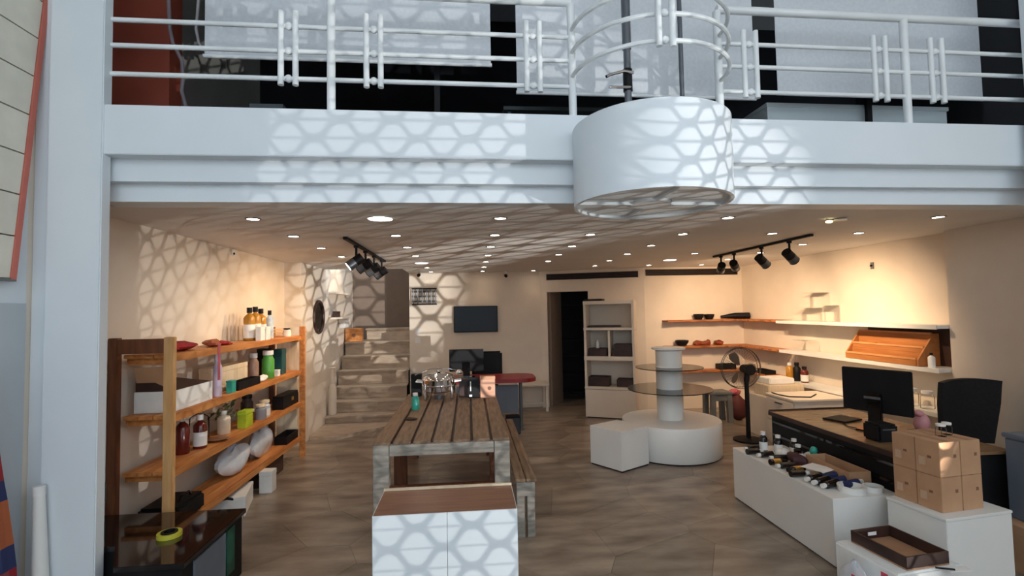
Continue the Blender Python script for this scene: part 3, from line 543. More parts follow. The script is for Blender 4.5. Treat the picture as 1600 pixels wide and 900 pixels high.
def monitor(x, y, z, wd, ht, lift, label, rz=0.0, big=False):
    t = thing('monitor', (x, y, z), label, 'monitor'); R_ = lambda mb: mb.rot(rz, x, y)
    obj('housing', R_(B(x - wd / 2, x + wd / 2, y - 0.012, y + 0.02, z + lift, z + lift + ht)), BLACK, t, bev=0.006)
    obj('screen', R_(B(x - wd / 2 + 0.012, x + wd / 2 - 0.012, y + 0.0201, y + 0.022, z + lift + 0.015, z + lift + ht - 0.012)), SCREEN, t)
    obj('stem', R_(B(x - 0.05, x + 0.05, y - 0.045, y - 0.013, z + 0.015, z + lift + ht * 0.45)), BLACKG, t, bev=0.006)
    obj('base', R_(B(x - 0.12, x + 0.12, y - 0.10, y + 0.09, z, z + 0.014)), BLACKG, t, bev=0.004); return t
monitor(-0.05, 7.32, 0.785, 0.50, 0.32, 0.09, 'black monitor seen from behind on the red desk')
t = thing('office_chair', (0.30, 8.05, 0), 'black office chair whose backrest shows behind the red desk monitor', 'chair')
obj('backrest', B(0.03, 0.52, 8.0, 8.06, 0.62, 1.10), BLACK, t, bev=0.03); obj('seat', B(0.05, 0.50, 8.08, 8.5, 0.44, 0.51), BLACK, t, bev=0.03); obj('column', MB().cyl((0.28, 8.3, 0.06), (0.28, 8.3, 0.44), 0.025), GREYM, t, True)
for k in range(5): a = 2 * PI * k / 5; obj('foot', MB().bar((0.28, 8.3, 0.06), (0.28 + 0.24 * math.cos(a), 8.3 + 0.24 * math.sin(a), 0.03), 0.04, 0.04), BLACK, t)
obj('brace', B(0.25, 0.31, 8.03, 8.12, 0.47, 0.66), BLACK, t)
t = thing('side_table', (1.1, 8.75, 0), 'small white table against the rear wall left of the doorway', 'table')
obj('top', B(0.82, 1.36, 8.52, 8.95, 0.44, 0.475), WALL, t, bev=0.004)
for x in (0.85, 1.30):
    for y in (8.55, 8.9): obj('leg', B(x, x + 0.04, y, y + 0.04, 0, 0.44), WALL, t)
obj('lower_rail', B(0.89, 1.30, 8.9, 8.93, 0.06, 0.10), WALL, t)
t = thing('television', (0.12, 8.92, 1.36), 'black wall-mounted television on the rear wall', 'television')
obj('bezel', B(-0.275, 0.51, 8.90, 8.945, 1.372, 1.84).rot(-0.0, 0, 0), BLACK, t, bev=0.006); obj('screen', B(-0.262, 0.497, 8.897, 8.90, 1.39, 1.828), SCREEN, t); obj('bracket', B(0.0, 0.2, 8.945, 8.97, 1.5, 1.7), BLACK, t)
t = thing('wire_rack', (-0.78, 8.94, 1.89), 'small square wire rack with dark bars on the wall beside the stairs', 'rack')
for z in (1.885, 2.165): obj('bar', B(-1.0, -0.57, 8.86, 8.968, z - 0.01, z + 0.01), BLACK, t)
for k in range(6): obj('wire', MB().cyl((-0.98 + 0.078 * k, 8.88, 1.89), (-0.98 + 0.078 * k, 8.88, 2.16), 0.012, n=8), GREYM, t, True)
for k in range(3): obj('rod', MB().cyl((-1.0, 8.90, 1.94 + 0.085 * k), (-0.57, 8.90, 1.94 + 0.085 * k), 0.014, n=8), GREYM, t, True)
def camera_dome(x, y, z, label):
    t = thing('security_camera', (x, y, z), label, 'camera'); obj('mount', MB().cyl((x, y, 2.449), (x, y, z + 0.03), 0.02, n=12), CAPW, t, True); obj('body', MB().cyl((x, y + 0.04, z + 0.02), (x, y - 0.07, z), 0.03, n=14), BLACK, t, True)
camera_dome(0.66, 8.80, 2.36, 'small dark security camera on the ceiling above the television'); camera_dome(-0.87, 8.80, 2.39, 'small dark security camera above the wire rack')

# ------------------------------------------------------------------ stairs, stair nook, mirror
st = struct('stairs', B(-2.24, -1.08, 8.02, 8.03, 0.0, 0.02), STAIR, org=(-1.65, 8.0, 0))
SY = (8.0, 8.25, 8.5, 8.75, 9.0, 9.25); SZ = (0.164, 0.338, 0.536, 0.771, 1.0, 1.235); pz = 0.0
for i, (y, z) in enumerate(zip(SY, SZ)):
    obj('riser', B(-2.245, -1.065, y + 0.012, y + 0.05, pz, z - 0.03), STAIR, st)
    obj('tread', B(-2.245, -1.065, y - 0.032, (SY[i + 1] + 0.01) if i < 5 else 9.98, z - 0.03, z), STAIR, st, bev=0.004); pz = z
obj('riser', B(-1.92, -1.065, 9.55, 9.60, 1.236, 1.43), STAIR, st); obj('tread', B(-1.94, -1.065, 9.53, 9.9, 1.43, 1.46), STAIR, st)
obj('step_platform', MB().prism([(-2.24, 7.2), (-1.85, 7.15), (-1.25, 7.7), (-1.08, 8.0), (-2.24, 8.0)], 0.0, 0.05), STAIR, st)
t = thing('wooden_chest', (-2.2, 9.4, 1.235), 'small light wooden chest with a dark knot on the stair landing', 'chest')
obj('body', B(-2.25, -1.96, 9.28, 9.44, 1.237, 1.45).xf(Matrix.Identity(4)), PINE, t, bev=0.004); obj('lid', B(-2.252, -1.957, 9.277, 9.443, 1.45, 1.475), PINE, t, bev=0.003); obj('knot', MB().cyl((-2.1, 9.2795, 1.35), (-2.1, 9.277, 1.35), 0.035, n=16), INK, t)
for z, lb in ((2.08, 'upper small white shelf in the lit stair nook'), (1.66, 'lower small white shelf in the lit stair nook')):
    m = MB().prism([(-2.279, 8.3), (-2.17, 8.36), (-2.13, 8.6), (-2.15, 9.2), (-2.279, 9.5)], z, z + 0.03)
    single('nook_shelf', m, WALL, lb, 'shelf', 'white shelves in the stair nook')
cbox('brown_packet', -2.24, -2.18, 8.42, 8.66, 1.69, 1.79, DKBROWN, 'little brown box on the lower shelf of the stair nook')
t = thing('white_basin', (-2.2, 9.0, 1.3), 'white folded cloth stack hanging below the lower nook shelf', 'cloth')
obj('fold', B(-2.27, -2.16, 8.9, 9.2, 1.50, 1.58), PAPER, t, bev=0.01); obj('fold', B(-2.27, -2.15, 8.88, 9.22, 1.585, 1.655), PAPER, t, bev=0.01)
t = thing('oval_mirror', (-2.25, 7.64, 1.46), 'dark-framed oval mirror on the pier beside the stairs', 'mirror')
n = 36; ring = [(-2.235, 7.64 + 0.235 * math.cos(2 * PI * k / n), 1.705 + 0.235 * math.sin(2 * PI * k / n)) for k in range(n)]
obj('frame', MB().tube(ring, 0.022, 8, True), DKBROWN, t, True); obj('glass', MB().add([(-2.244, y, z) for x, y, z in ring], [tuple(range(n))]), M('mirror_glass', C(120, 116, 108), rough=0.05, metal=0.9), t)
t = thing('white_lantern', (-2.19, 8.12, 0.164), 'white bottle-shaped lantern on the stair edge beside the pier', 'lantern')
obj('body', MB().lathe([(0.06, 0), (0.065, 0.02), (0.06, 0.42), (0.03, 0.48)], -2.17, 8.12, 0.165, 20), WALL, t, True); obj('top', MB().lathe([(0.032, 0.48), (0.032, 0.72), (0.05, 0.73), (0.0, 0.74)], -2.17, 8.12, 0.165, 20), WALL, t, True)

light('stair_lamp', 'SPOT', (-1.75, 8.75, 3.2), 42.0, WARM2, (-2.28, 8.75, 1.9), spot_size=math.radians(60), spot_blend=0.6, shadow_soft_size=0.06)
t = thing('wall_sensor', (-2.46, 5.4, 2.4), 'tiny grey sensor high on the left wall above the pine rack', 'sensor'); obj('plate', B(-2.469, -2.45, 5.38, 5.44, 2.38, 2.44), CAPW, t, bev=0.003); obj('eye', MB().cyl((-2.45, 5.41, 2.40), (-2.44, 5.41, 2.40), 0.012, n=10), BLACK, t)
t = thing('light_switch', (-0.93, 8.96, 1.3), 'white light switch plates beside the stair edge below the wire rack', 'switch'); obj('plate', B(-0.96, -0.87, 8.958, 8.969, 1.36, 1.46), CAPW, t, bev=0.002); obj('plate', B(-0.96, -0.87, 8.958, 8.969, 1.2, 1.3), CAPW, t, bev=0.002)
# ------------------------------------------------------------------ angled white display cabinet before the doorway
P0 = Vector((1.85, 7.95)); du = Vector((0.905, -0.425)).normalized(); dn = Vector((-du.y, du.x)); CW, CD = 0.80, 0.38
cb = thing('display_cabinet', (2.2, 7.95, 0), 'tall white open display cabinet set at an angle beside the doorway', 'cabinet')
def LC(u0, u1, v0, v1, z0, z1):
    q = [P0 + du * a + dn * b for a, b in ((u0, v0), (u1, v0), (u1, v1), (u0, v1))]; return MB().prism([(p.x, p.y) for p in q], z0, z1)
ZC = [0.0, 0.455, 0.50, 0.92, 0.985, 1.40, 1.445, 1.82, 1.875]
obj('base_front', LC(0, CW, 0, 0.02, 0.02, 0.455), WALL, cb); obj('plinth', LC(0.02, CW - 0.02, 0.02, CD, 0, 0.02), BLACK, cb)
for u in (0, CW - 0.035): obj('side', LC(u, u + 0.035, 0.02 if u == 0 else 0.02, CD, 0.02, 1.82), WALL, cb)
obj('back', LC(0.035, CW - 0.035, CD - 0.015, CD, 0.02, 1.82), WALL, cb)
for z0, z1 in ((0.462, 0.50), (0.92, 0.985), (1.405, 1.445), (1.82, 1.875)): obj('shelf', LC(-0.005, CW + 0.005, -0.005, CD, z0, z1), WALL, cb, bev=0.003)
for u in (0.0, CW - 0.035):
    for z0, z1 in ((0.50, 0.92), (0.985, 1.405), (1.445, 1.82)): obj('stile', LC(u, u + 0.035, 0, 0.018, z0, z1), WALL, cb)
for z in (0.456, 1.40): obj('black_strip', LC(0.0, CW, 0.004, CD - 0.02, z, z + 0.006), BLACK, cb)  # thin solid black strips directly below two of the shelves
obj('divider', LC(0.385, 0.415, 0.01, CD - 0.02, 0.985, 1.405), WALL, cb)
def ctray(u0, u1, z, h, label, lids=1):
    q = P0 + du * (u0 + u1) / 2 + dn * 0.15
    t = thing('serving_tray', (q.x, q.y, z), label, 'tray', 'dark trays in the display cabinet')
    obj('base', LC(u0, u1, 0.05, 0.28, z, z + h * 0.5), DKBROWN, t)
    for a in ((u0, u1, 0.05, 0.06), (u0, u1, 0.27, 0.28), (u0, u0 + 0.01, 0.06, 0.27), (u1 - 0.01, u1, 0.06, 0.27)): obj('rim', LC(*a, z + h * 0.5, z + h), DKBROWN, t)
ctray(0.05, 0.56, 1.446, 0.03, 'flat brown board in the top opening of the cabinet'); ctray(0.06, 0.35, 0.986, 0.12, 'dark tray in the middle left opening of the cabinet')
ctray(0.44, 0.75, 0.986, 0.10, 'lower of two dark trays in the middle right opening'); ctray(0.47, 0.74, 1.087, 0.09, 'upper of two dark trays in the middle right opening')
ctray(0.05, 0.38, 0.501, 0.15, 'dark tray in the left of the bottom opening of the cabinet'); ctray(0.5, 0.75, 0.501, 0.12, 'dark tray in the right of the bottom opening of the cabinet')
q = P0 + du * 0.19 + dn * 0.16; bottle('white_flask', q.x, q.y, 1.107, 0.03, 0.13, CAPW, 'tiny white flask on the tray in the middle left opening', lab=None)
m = LC(0.0, 0.30, 0.05, 0.3, 1.876, 1.91); single('black_folder', m, BLACK, 'flat black folder lying on top of the display cabinet', 'folder', bev=0.003)
# store-room shelving seen through the doorway
t = thing('store_shelving', (2.4, 9.8, 0), 'dark shelving in the unlit store room through the doorway', 'shelving')
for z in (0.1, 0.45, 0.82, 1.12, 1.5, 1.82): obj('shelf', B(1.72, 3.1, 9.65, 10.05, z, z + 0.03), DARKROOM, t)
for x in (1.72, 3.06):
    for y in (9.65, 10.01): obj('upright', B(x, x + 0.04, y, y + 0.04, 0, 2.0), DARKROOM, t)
# air vents
def vent(p0, p1, z0, z1, label):
    p0, p1 = Vector(p0), Vector(p1); d = (p1 - p0).normalized(); n_ = Vector((d.y, -d.x))
    t = thing('air_vent', ((p0.x + p1.x) / 2, (p0.y + p1.y) / 2, z0), label, 'vent')
    def L_(a, b, v0, v1, y0, y1): q = [p0 + d * s + n_ * v for s, v in ((a, v0), (b, v0), (b, v1), (a, v1))]; return MB().prism([(k.x, k.y) for k in q], y0, y1)
    L0 = (p1 - p0).length
    obj('backing', L_(0, L0, 0.001, 0.004, z0, z1), BLACK, t)
    for k in range(4): z = z0 + (z1 - z0) * (k + 0.35) / 4; obj('blade', L_(0.01, L0 - 0.01, 0.005, 0.016, z, z + 0.008), DKBROWN, t)
    for a in (0, L0 - 0.01): obj('end_cap', L_(a, a + 0.01, 0.004, 0.02, z0, z1), DKBROWN, t)
q0 = A0 + dB * 0.12; q1 = A0 + dB * 1.74
vent((q0.x, q0.y), (q1.x, q1.y), 2.285, 2.395, 'long dark slot vent high on the angled wall above the doorway'); vent((3.06, 8.36), (4.72, 8.36), 2.305, 2.415, 'long dark slot vent high on the wall above the wooden shelves')

# ------------------------------------------------------------------ round plinth display and white cube
PX, PY = 2.425, 5.92
t = thing('round_display', (PX, PY, 0), 'white round plinth with a column carrying two glass discs', 'display stand')
obj('plinth', MB().lathe([(0.575, 0.015), (0.578, 0.02), (0.578, 0.392), (0.572, 0.40), (0.0, 0.40)], PX, PY, 0, 72), WHITE, t, True); obj('toe', MB().lathe([(0.565, 0.0), (0.565, 0.015)], PX, PY, 0, 64), BLACK, t)
obj('column', MB().lathe([(0.155, 0.40), (0.155, 1.225)], PX, PY, 0, 40), WHITE, t, True)
for z in (0.76, 1.035): obj('collar', MB().lathe([(0.156, z - 0.055), (0.161, z - 0.05), (0.161, z - 0.005), (0.156, z)], PX, PY, 0, 40), WHITE, t, True)
obj('cap', MB().lathe([(0.156, 1.225), (0.20, 1.24), (0.20, 1.262), (0.0, 1.265)], PX, PY, 0, 40), WHITE, t, True)
for z, r in ((0.755, 0.50), (1.015, 0.40)):
    g = obj('glass_disc', MB().lathe([(0.157, z), (r - 0.002, z), (r - 0.002, z + 0.008), (0.157, z + 0.008), (0.157, z)], PX, PY, 0, 64), DISC, t, True)
    obj('disc_edge', MB().lathe([(r - 0.002, z - 0.001), (r, z - 0.001), (r, z + 0.009), (r - 0.002, z + 0.009)], PX, PY, 0, 64), EDGE, g, True)
t = thing('white_cube', (1.65, 5.58, 0), 'white cube plinth turned corner-on beside the round plinth', 'plinth')
c1, c2, c0 = Vector((1.345, 5.60)), Vector((1.975, 5.46)), Vector((1.595, 5.235)); c3 = c1 + c2 - c0
nn = lambda k: [(p.x + (q - p.x) * k, p.y + (r - p.y) * k) for p in (c0, c2, c3, c1) for q, r in [((c0.x + c3.x) / 2, (c0.y + c3.y) / 2)]]
obj('body', MB().prism(nn(0), 0.015, 0.41), WHITE, t, bev=0.003); obj('top', MB().prism(nn(-0.004), 0.41, 0.43), WHITE, t, bev=0.003); obj('toe', MB().prism(nn(0.04), 0, 0.015), BLACK, t)

# ------------------------------------------------------------------ wooden corner shelves and white wall shelves
def live_board(m, p, q, depth, z, seed, side):
    rd = random.Random(seed); p, q = Vector(p), Vector(q); d = (q - p).normalized(); n_ = Vector((-d.y, d.x)) * side; N = 18; L0 = (q - p).length
    edge = [p + d * (L0 * k / N) + n_ * (depth + rd.uniform(-0.02, 0.02)) for k in range(N + 1)]
    m.prism([(v.x, v.y) for v in ([p, q] + edge[::-1])], z - 0.028, z)
for i, z in enumerate((1.53, 1.09, 0.675)):
    nm = ('topmost', 'middle', 'lowest')[i]
    t = thing('corner_shelf', (4.1, 8.2, z - 0.028), nm + ' live-edge wooden corner shelf on the rear right wall', 'shelf', 'live-edge corner shelves')
    m = MB(); live_board(m, (3.33, 8.357), (4.797, 8.357), 0.24, z, i, -1); obj('rear_board', m, LIVE, t)
    m = MB(); live_board(m, (4.797, 8.09), (4.797, 7.02), 0.24, z, i + 9, -1); obj('side_board', m, LIVE, t)
for i, (z, y1) in enumerate(((1.525, 7.0), (1.10, 6.95), (0.67, 6.98))):
    nm = ('topmost', 'middle', 'lowest')[i]
    t = thing('wall_shelf', (4.68, 5.7, z - 0.035), nm + ' long white wall shelf on the right wall', 'shelf', 'white shelves on the right wall')
    obj('board', B(4.53, 4.798, 4.462, y1, z - 0.035, z), WHITE, t, bev=0.003); obj('front_lip', B(4.522, 4.53, 4.462, y1, z - 0.04, z + 0.002), WHITE, t)
def bowl(x, y, z, r, h, label, name='black_bowl'):
    t = thing(name, (x, y, z), label, 'bowl'); obj('body', MB().lathe([(r * 0.6, 0), (r, h * 0.7), (r, h), (r * 0.9, h), (r * 0.5, h * 0.2), (0.0, h * 0.15)], x, y, z, 20), BLACK, t, True); obj('rim', MB().tube([(x + r * math.cos(2 * PI * k / 20), y + r * math.sin(2 * PI * k / 20), z + h) for k in range(20)], 0.006, 6, True), BLACKG, t, True)
bowl(3.93, 8.24, 1.53, 0.085, 0.09, 'black bowl on the topmost wooden shelf, left one of two'); bowl(4.12, 8.24, 1.53, 0.085, 0.085, 'black bowl on the topmost wooden shelf, right one of two')
t = thing('lying_bottle', (4.6, 8.22, 1.53), 'black bottle lying on the topmost wooden shelf near the corner', 'bottle')
obj('body', MB().cyl((4.55, 8.2, 1.585), (4.78, 8.12, 1.585), 0.053), BLACK, t, True); obj('neck', MB().cyl((4.34, 8.27, 1.572), (4.55, 8.2, 1.585), 0.018, 0.05), BLACK, t, True)
bowl(3.62, 8.24, 1.09, 0.11, 0.09, 'black bowl on the left of the middle wooden shelf')
for i, (x, sx) in enumerate(((3.90, 0.10), (4.06, 0.09), (4.27, 0.10))):
    single('driftwood', MB().blob((x, 8.24, 1.09 + 0.04), (sx, 0.05, 0.04), 40 + i, 0.4), M('red_wood', C(150, 74, 44), C(110, 48, 30), 0.5), ORD[i] + ' reddish wooden carving from the left on the middle wooden shelf', 'carving', 'wooden carvings', smooth=True)
tray('black_tray', 4.24, 4.53, 8.16, 8.32, 0.675, 0.09, BLACK, 'black box tray on the lowest wooden shelf behind the fan'); tray('black_tray', 4.58, 4.75, 7.4, 7.75, 0.675, 0.06, BLACK, 'black shallow tray on the lowest wooden shelf right of the fan')
# acrylic risers, crate, bottles on the white shelves
def riser(x, y0, y1, z, h, label):
    t = thing('acrylic_riser', (x, (y0 + y1) / 2, z), label, 'riser', 'clear acrylic risers'); obj('top', B(x - 0.1, x + 0.1, y0, y1, z + h - 0.008, z + h), FOGLASS, t)
    for y in (y0, y1 - 0.008): obj('side', B(x - 0.1, x + 0.1, y, y + 0.008, z, z + h - 0.008), FOGLASS, t)
riser(4.67, 6.05, 6.32, 1.525, 0.22, 'clear acrylic riser, right of the lower pair on the top white shelf'); riser(4.67, 6.38, 6.70, 1.525, 0.19, 'clear acrylic riser, left of the lower pair on the top white shelf'); riser(4.67, 6.22, 6.55, 1.746, 0.17, 'clear acrylic riser stacked on top of the pair')
riser(4.67, 6.45, 6.75, 1.10, 0.16, 'clear acrylic riser on the middle white shelf'); 
t = thing('display_crate', (4.66, 5.2, 1.10), 'two-tier slanted wooden display crate on the middle white shelf', 'crate')
for y in (4.70, 5.66):
    obj('side', MB().add([(x, yy, z) for yy in (y - 0.01, y + 0.01) for x, z in ((4.535, 1.105), (4.778, 1.105), (4.778, 1.43), (4.72, 1.43), (4.535, 1.17))], [(0, 1, 2, 3, 4), (9, 8, 7, 6, 5)] + [(k, (k + 1) % 5, 5 + (k + 1) % 5, 5 + k) for k in range(5)]), CRATEW, t)
for x, z0, z1 in ((4.535, 1.105, 1.185), (4.625, 1.235, 1.30), (4.715, 1.375, 1.44)): obj('lip', B(x - 0.008, x + 0.008, 4.711, 5.649, z0, z1 - 0.022), CRATEW, t, bev=0.002); obj('lip_edge', B(x - 0.012, x + 0.012, 4.711, 5.649, z1 - 0.021, z1), CRATEL, t, bev=0.002)
obj('lower_tier', B(4.545, 4.615, 4.711, 5.649, 1.12, 1.13), CRATEW, t); obj('lower_back', B(4.61, 4.617, 4.711, 5.649, 1.131, 1.235), CRATEW, t); obj('upper_tier', B(4.634, 4.705, 4.711, 5.649, 1.245, 1.255), CRATEW, t); obj('upper_back', B(4.70, 4.707, 4.711, 5.649, 1.256, 1.375), CRATEW, t); obj('divider', B(4.636, 4.698, 5.38, 5.39, 1.256, 1.30), CRATEW, t); obj('base', B(4.55, 4.778, 4.711, 5.649, 1.103, 1.115), CRATEW, t)
single('brown_board', B(4.783, 4.796, 4.56, 5.6, 1.105, 1.485), DKBROWN, 'dark brown backing board behind the wooden display crate', 'board')
bottle('dropper_bottle', 4.60, 4.61, 1.10, 0.03, 0.145, LABEL, 'small white bottle with black top at the right of the crate', cap=BLACK, lab=None)
for i, (y, h, mt) in enumerate(((6.90, 0.24, AMBER), (6.74, 0.26, BLACK), (6.58, 0.22, OXBLOOD))):
    bottle('shelf_bottle', 4.64, y, 0.67, 0.05, h, mt, ('amber', 'black', 'dark red')[i] + ' bottle in the trio on the lowest white shelf', cap=(CAPW, BLACK, BLACK)[i], lab=LABEL if i == 2 else None, neck=0.5)
for i, y in enumerate((4.72, 4.9, 5.08)): bottle('glass_jar', 4.64, y, 0.67, 0.06, 0.18, FOGLASS, ORD[i] + ' clear glass jar from the near end of the lowest white shelf', cap=CAPW, lab=None, neck=0.7, cat='jar', group='clear jars between the monitor and the chair')
t = thing('picture_hook', (4.76, 5.5, 2.2), 'tiny grey wall sensor high on the right wall', 'sensor'); obj('plate', B(4.785, 4.799, 5.48, 5.52, 2.16, 2.24), GREYP, t); obj('eye', MB().cyl((4.785, 5.5, 2.2), (4.77, 5.5, 2.2), 0.012, n=10), BLACK, t)

# ------------------------------------------------------------------ fan, stool, white drawers
FXc, FYc = 3.60, 6.25
t = thing('pedestal_fan', (FXc, FYc, 0), 'dark pedestal fan standing between the round plinth and the drawers', 'fan')
obj('base', MB().lathe([(0.19, 0), (0.19, 0.02), (0.05, 0.04)], FXc, FYc, 0, 28), BLACK, t, True); obj('pole', MB().cyl((FXc, FYc, 0.03), (FXc, FYc, 0.78), 0.028), BLACK, t, True)
FZ = 0.92
obj('motor', MB().cyl((FXc + 0.02, FYc - 0.08, FZ), (FXc + 0.02, FYc + 0.1, FZ), 0.07, 0.055), BLACK, t, True); obj('neck', MB().cyl((FXc, FYc, 0.76), (FXc + 0.02, FYc, FZ), 0.035), BLACK, t, True)
for yy, rr in ((0.14, 0.27), (0.20, 0.26), (0.17, 0.275)): obj('guard_ring', MB().tube([(FXc + 0.02 + rr * math.cos(2 * PI * k / 40), FYc + yy, FZ + rr * math.sin(2 * PI * k / 40)) for k in range(40)], 0.0042, 6, True), MESHM, t, True)
gm = MB()
for k in range(40):
    c, s = math.cos(2 * PI * k / 40), math.sin(2 * PI * k / 40)
    gm.tube([(FXc + 0.02 + 0.06 * c, FYc + 0.10, FZ + 0.06 * s), (FXc + 0.02 + 0.2 * c, FYc + 0.10, FZ + 0.2 * s), (FXc + 0.02 + 0.27 * c, FYc + 0.14, FZ + 0.27 * s)], 0.0011, 4)
    gm.tube([(FXc + 0.02 + 0.04 * c, FYc + 0.24, FZ + 0.04 * s), (FXc + 0.02 + 0.2 * c, FYc + 0.235, FZ + 0.2 * s), (FXc + 0.02 + 0.26 * c, FYc + 0.20, FZ + 0.26 * s)], 0.0011, 4)
obj('guard_wires', gm, MESHM, t)
for k in range(3):
    a0 = 2 * PI * k / 3; m = MB(); vs = []
    for j in range(6):
        r = 0.04 + 0.19 * j / 5; wd = 0.5 * math.sin(0.5 + 2.2 * j / 5)
        for sg in (-1, 1): a = a0 + sg * wd * 0.7; vs.append((FXc + 0.02 + r * math.cos(a), FYc + 0.175 + sg * 0.025, FZ + r * math.sin(a)))
    obj('blade', m.add(vs, [(2 * j, 2 * j + 1, 2 * j + 3, 2 * j + 2) for j in range(5)]), M('fan_blade', C(120, 104, 90), rough=0.3), t, True)
t = thing('plastic_stool', (3.76, 7.35, 0), 'grey plastic step stool near the fan', 'stool')
obj('seat', B(3.58, 3.94, 7.2, 7.52, 0.42, 0.46), GREYP, t, bev=0.01)
for x in (3.59, 3.86):
    for y in (7.21, 7.44): obj('leg', MB().bar((x + 0.035, y + 0.035, 0), (x + 0.035 + (0.01 if x < 3.7 else -0.01), y + 0.035, 0.42), 0.07, 0.07), GREYP, t)
obj('front_apron', B(3.66, 3.86, 7.22, 7.24, 0.33, 0.42), GREYP, t)
t = thing('burgundy_bag', (4.18, 7.5, 0), 'dark burgundy bag slumped on the floor between stool and fan', 'bag'); obj('bag_body', MB().blob((4.1, 7.45, 0.2), (0.16, 0.18, 0.2), 8, 0.25), M('burgundy', C(84, 34, 34), rough=0.7), t, True); obj('bag_top', MB().blob((4.08, 7.42, 0.42), (0.08, 0.08, 0.05), 3, 0.3), PINKC, t, True)
t = thing('filing_cabinet', (4.2, 5.9, 0), 'white drawer cabinet under the right wall shelves', 'cabinet')
obj('carcass', B(3.82, 4.50, 5.62, 6.16, 0, 0.60), WALL, t); obj('top', B(3.80, 4.51, 5.6, 6.18, 0.60, 0.625), WALL, t, bev=0.003)
for z0, z1 in ((0.04, 0.30), (0.315, 0.585)):
    d = obj('drawer', B(3.80, 3.82, 5.63, 6.15, z0, z1), WALL, t, bev=0.003); obj('handle', B(3.785, 3.80, 5.82, 5.96, z1 - 0.05, z1 - 0.035), GREYM, d)
t = thing('packing_pile', (4.0, 6.5, 0), 'pale cardboard packages piled on a low white table behind the drawers', 'packages')
obj('package', B(3.86, 4.45, 6.22, 6.68, 0.0, 0.55), WALL, t, bev=0.01); obj('package', B(3.90, 4.4, 6.25, 6.6, 0.55, 0.70), CREAM, t, bev=0.01); obj('package', B(3.95, 4.3, 6.3, 6.6, 0.70, 0.78), PAPER, t, bev=0.01)
single('dark_cable', MB().tube([(3.86, 6.12, 0.633), (3.84, 5.95, 0.634), (3.88, 5.8, 0.633), (4.1, 5.72, 0.633), (4.3, 5.9, 0.633)], 0.007), BLACK, 'thin black cable lying over the white drawers', 'cable', smooth=True)

# ------------------------------------------------------------------ desk, monitor, chair
t = thing('cash_desk', (3.3, 3.95, 0), 'brown-topped cash desk with black front behind the white counter', 'desk')
DX0, DX1, DY0, DY1, DZ = 2.905, 3.72, 3.15, 4.66, 0.72
obj('top', B(DX0, DX1, DY0, DY1, DZ - 0.02, DZ), DESK, t); obj('edge_band', B(DX0 - 0.012, DX0, DY0, DY1, DZ - 0.035, DZ + 0.001).box(DX0, DX1, DY1, DY1 + 0.012, DZ - 0.035, DZ + 0.012), DKBROWN, t)
obj('front_panel', B(DX0 + 0.01, DX0 + 0.03, DY0 + 0.02, DY1 - 0.02, 0.02, DZ - 0.035), BLACK, t); obj('side_panel', B(DX0 + 0.03, DX1 - 0.02, DY1 - 0.04, DY1 - 0.02, 0, DZ - 0.021), BLACK, t); obj('side_panel', B(DX0 + 0.03, DX1 - 0.02, DY0 + 0.02, DY0 + 0.04, 0, DZ - 0.021), BLACK, t)
for z in (0.5, 0.62): obj('kick_rail', B(DX0 - 0.002, DX0 + 0.01, DY0 + 0.05, DY1 - 0.05, z, z + 0.02), BLACKG, t)
mo = monitor(3.27, 3.78, DZ, 0.50, 0.35, 0.15, 'large black monitor seen from behind on the cash desk', rz=-1.15)
obj('port_plate', B(3.20, 3.32, 3.733, 3.735, 0.98, 1.0).rot(-1.15, 3.27, 3.78), GREYM, mo)
t = thing('receipt_printer', (3.05, 3.55, DZ), 'black receipt printer below the large monitor', 'printer'); obj('body', B(3.0, 3.16, 3.46, 3.62, DZ, DZ + 0.13), BLACK, t, bev=0.015); obj('slot', B(3.03, 3.13, 3.458, 3.46, DZ + 0.09, DZ + 0.10), GREYM, t)
t = thing('card_reader', (3.27, 4.2, DZ), 'flat black card pad lying on the cash desk', 'pad'); obj('pad', B(3.17, 3.42, 4.1, 4.3, DZ + 0.001, DZ + 0.016).rot(0.35, 3.3, 4.2), BLACK, t, bev=0.004); obj('cord', MB().tube([(3.2, 4.08, DZ + 0.006), (3.15, 3.95, DZ + 0.006), (3.2, 3.8, DZ + 0.006)], 0.004), BLACK, t, True)
t = thing('keyboard', (3.5, 3.5, DZ), 'black keyboard lying right of the monitor stand', 'keyboard'); obj('tray', B(3.35, 3.62, 3.35, 3.5, DZ, DZ + 0.018), BLACK, t, bev=0.003); obj('keys', B(3.36, 3.61, 3.36, 3.49, DZ + 0.018, DZ + 0.024), BLACKG, t)
t = thing('pink_pouch', (3.55, 3.62, DZ), 'rounded pink vinyl pouch on the cash desk beside the chair', 'pouch'); obj('bag_body', MB().blob((3.60, 3.72, DZ + 0.07), (0.055, 0.06, 0.075), 2, 0.1), PINK, t, True); obj('flap', MB().blob((3.57, 3.72, DZ + 0.145), (0.035, 0.04, 0.025), 5, 0.1), PINK, t, True)
t = thing('desk_chair', (4.35, 4.1, 0), 'black high-backed office chair behind the cash desk', 'chair')
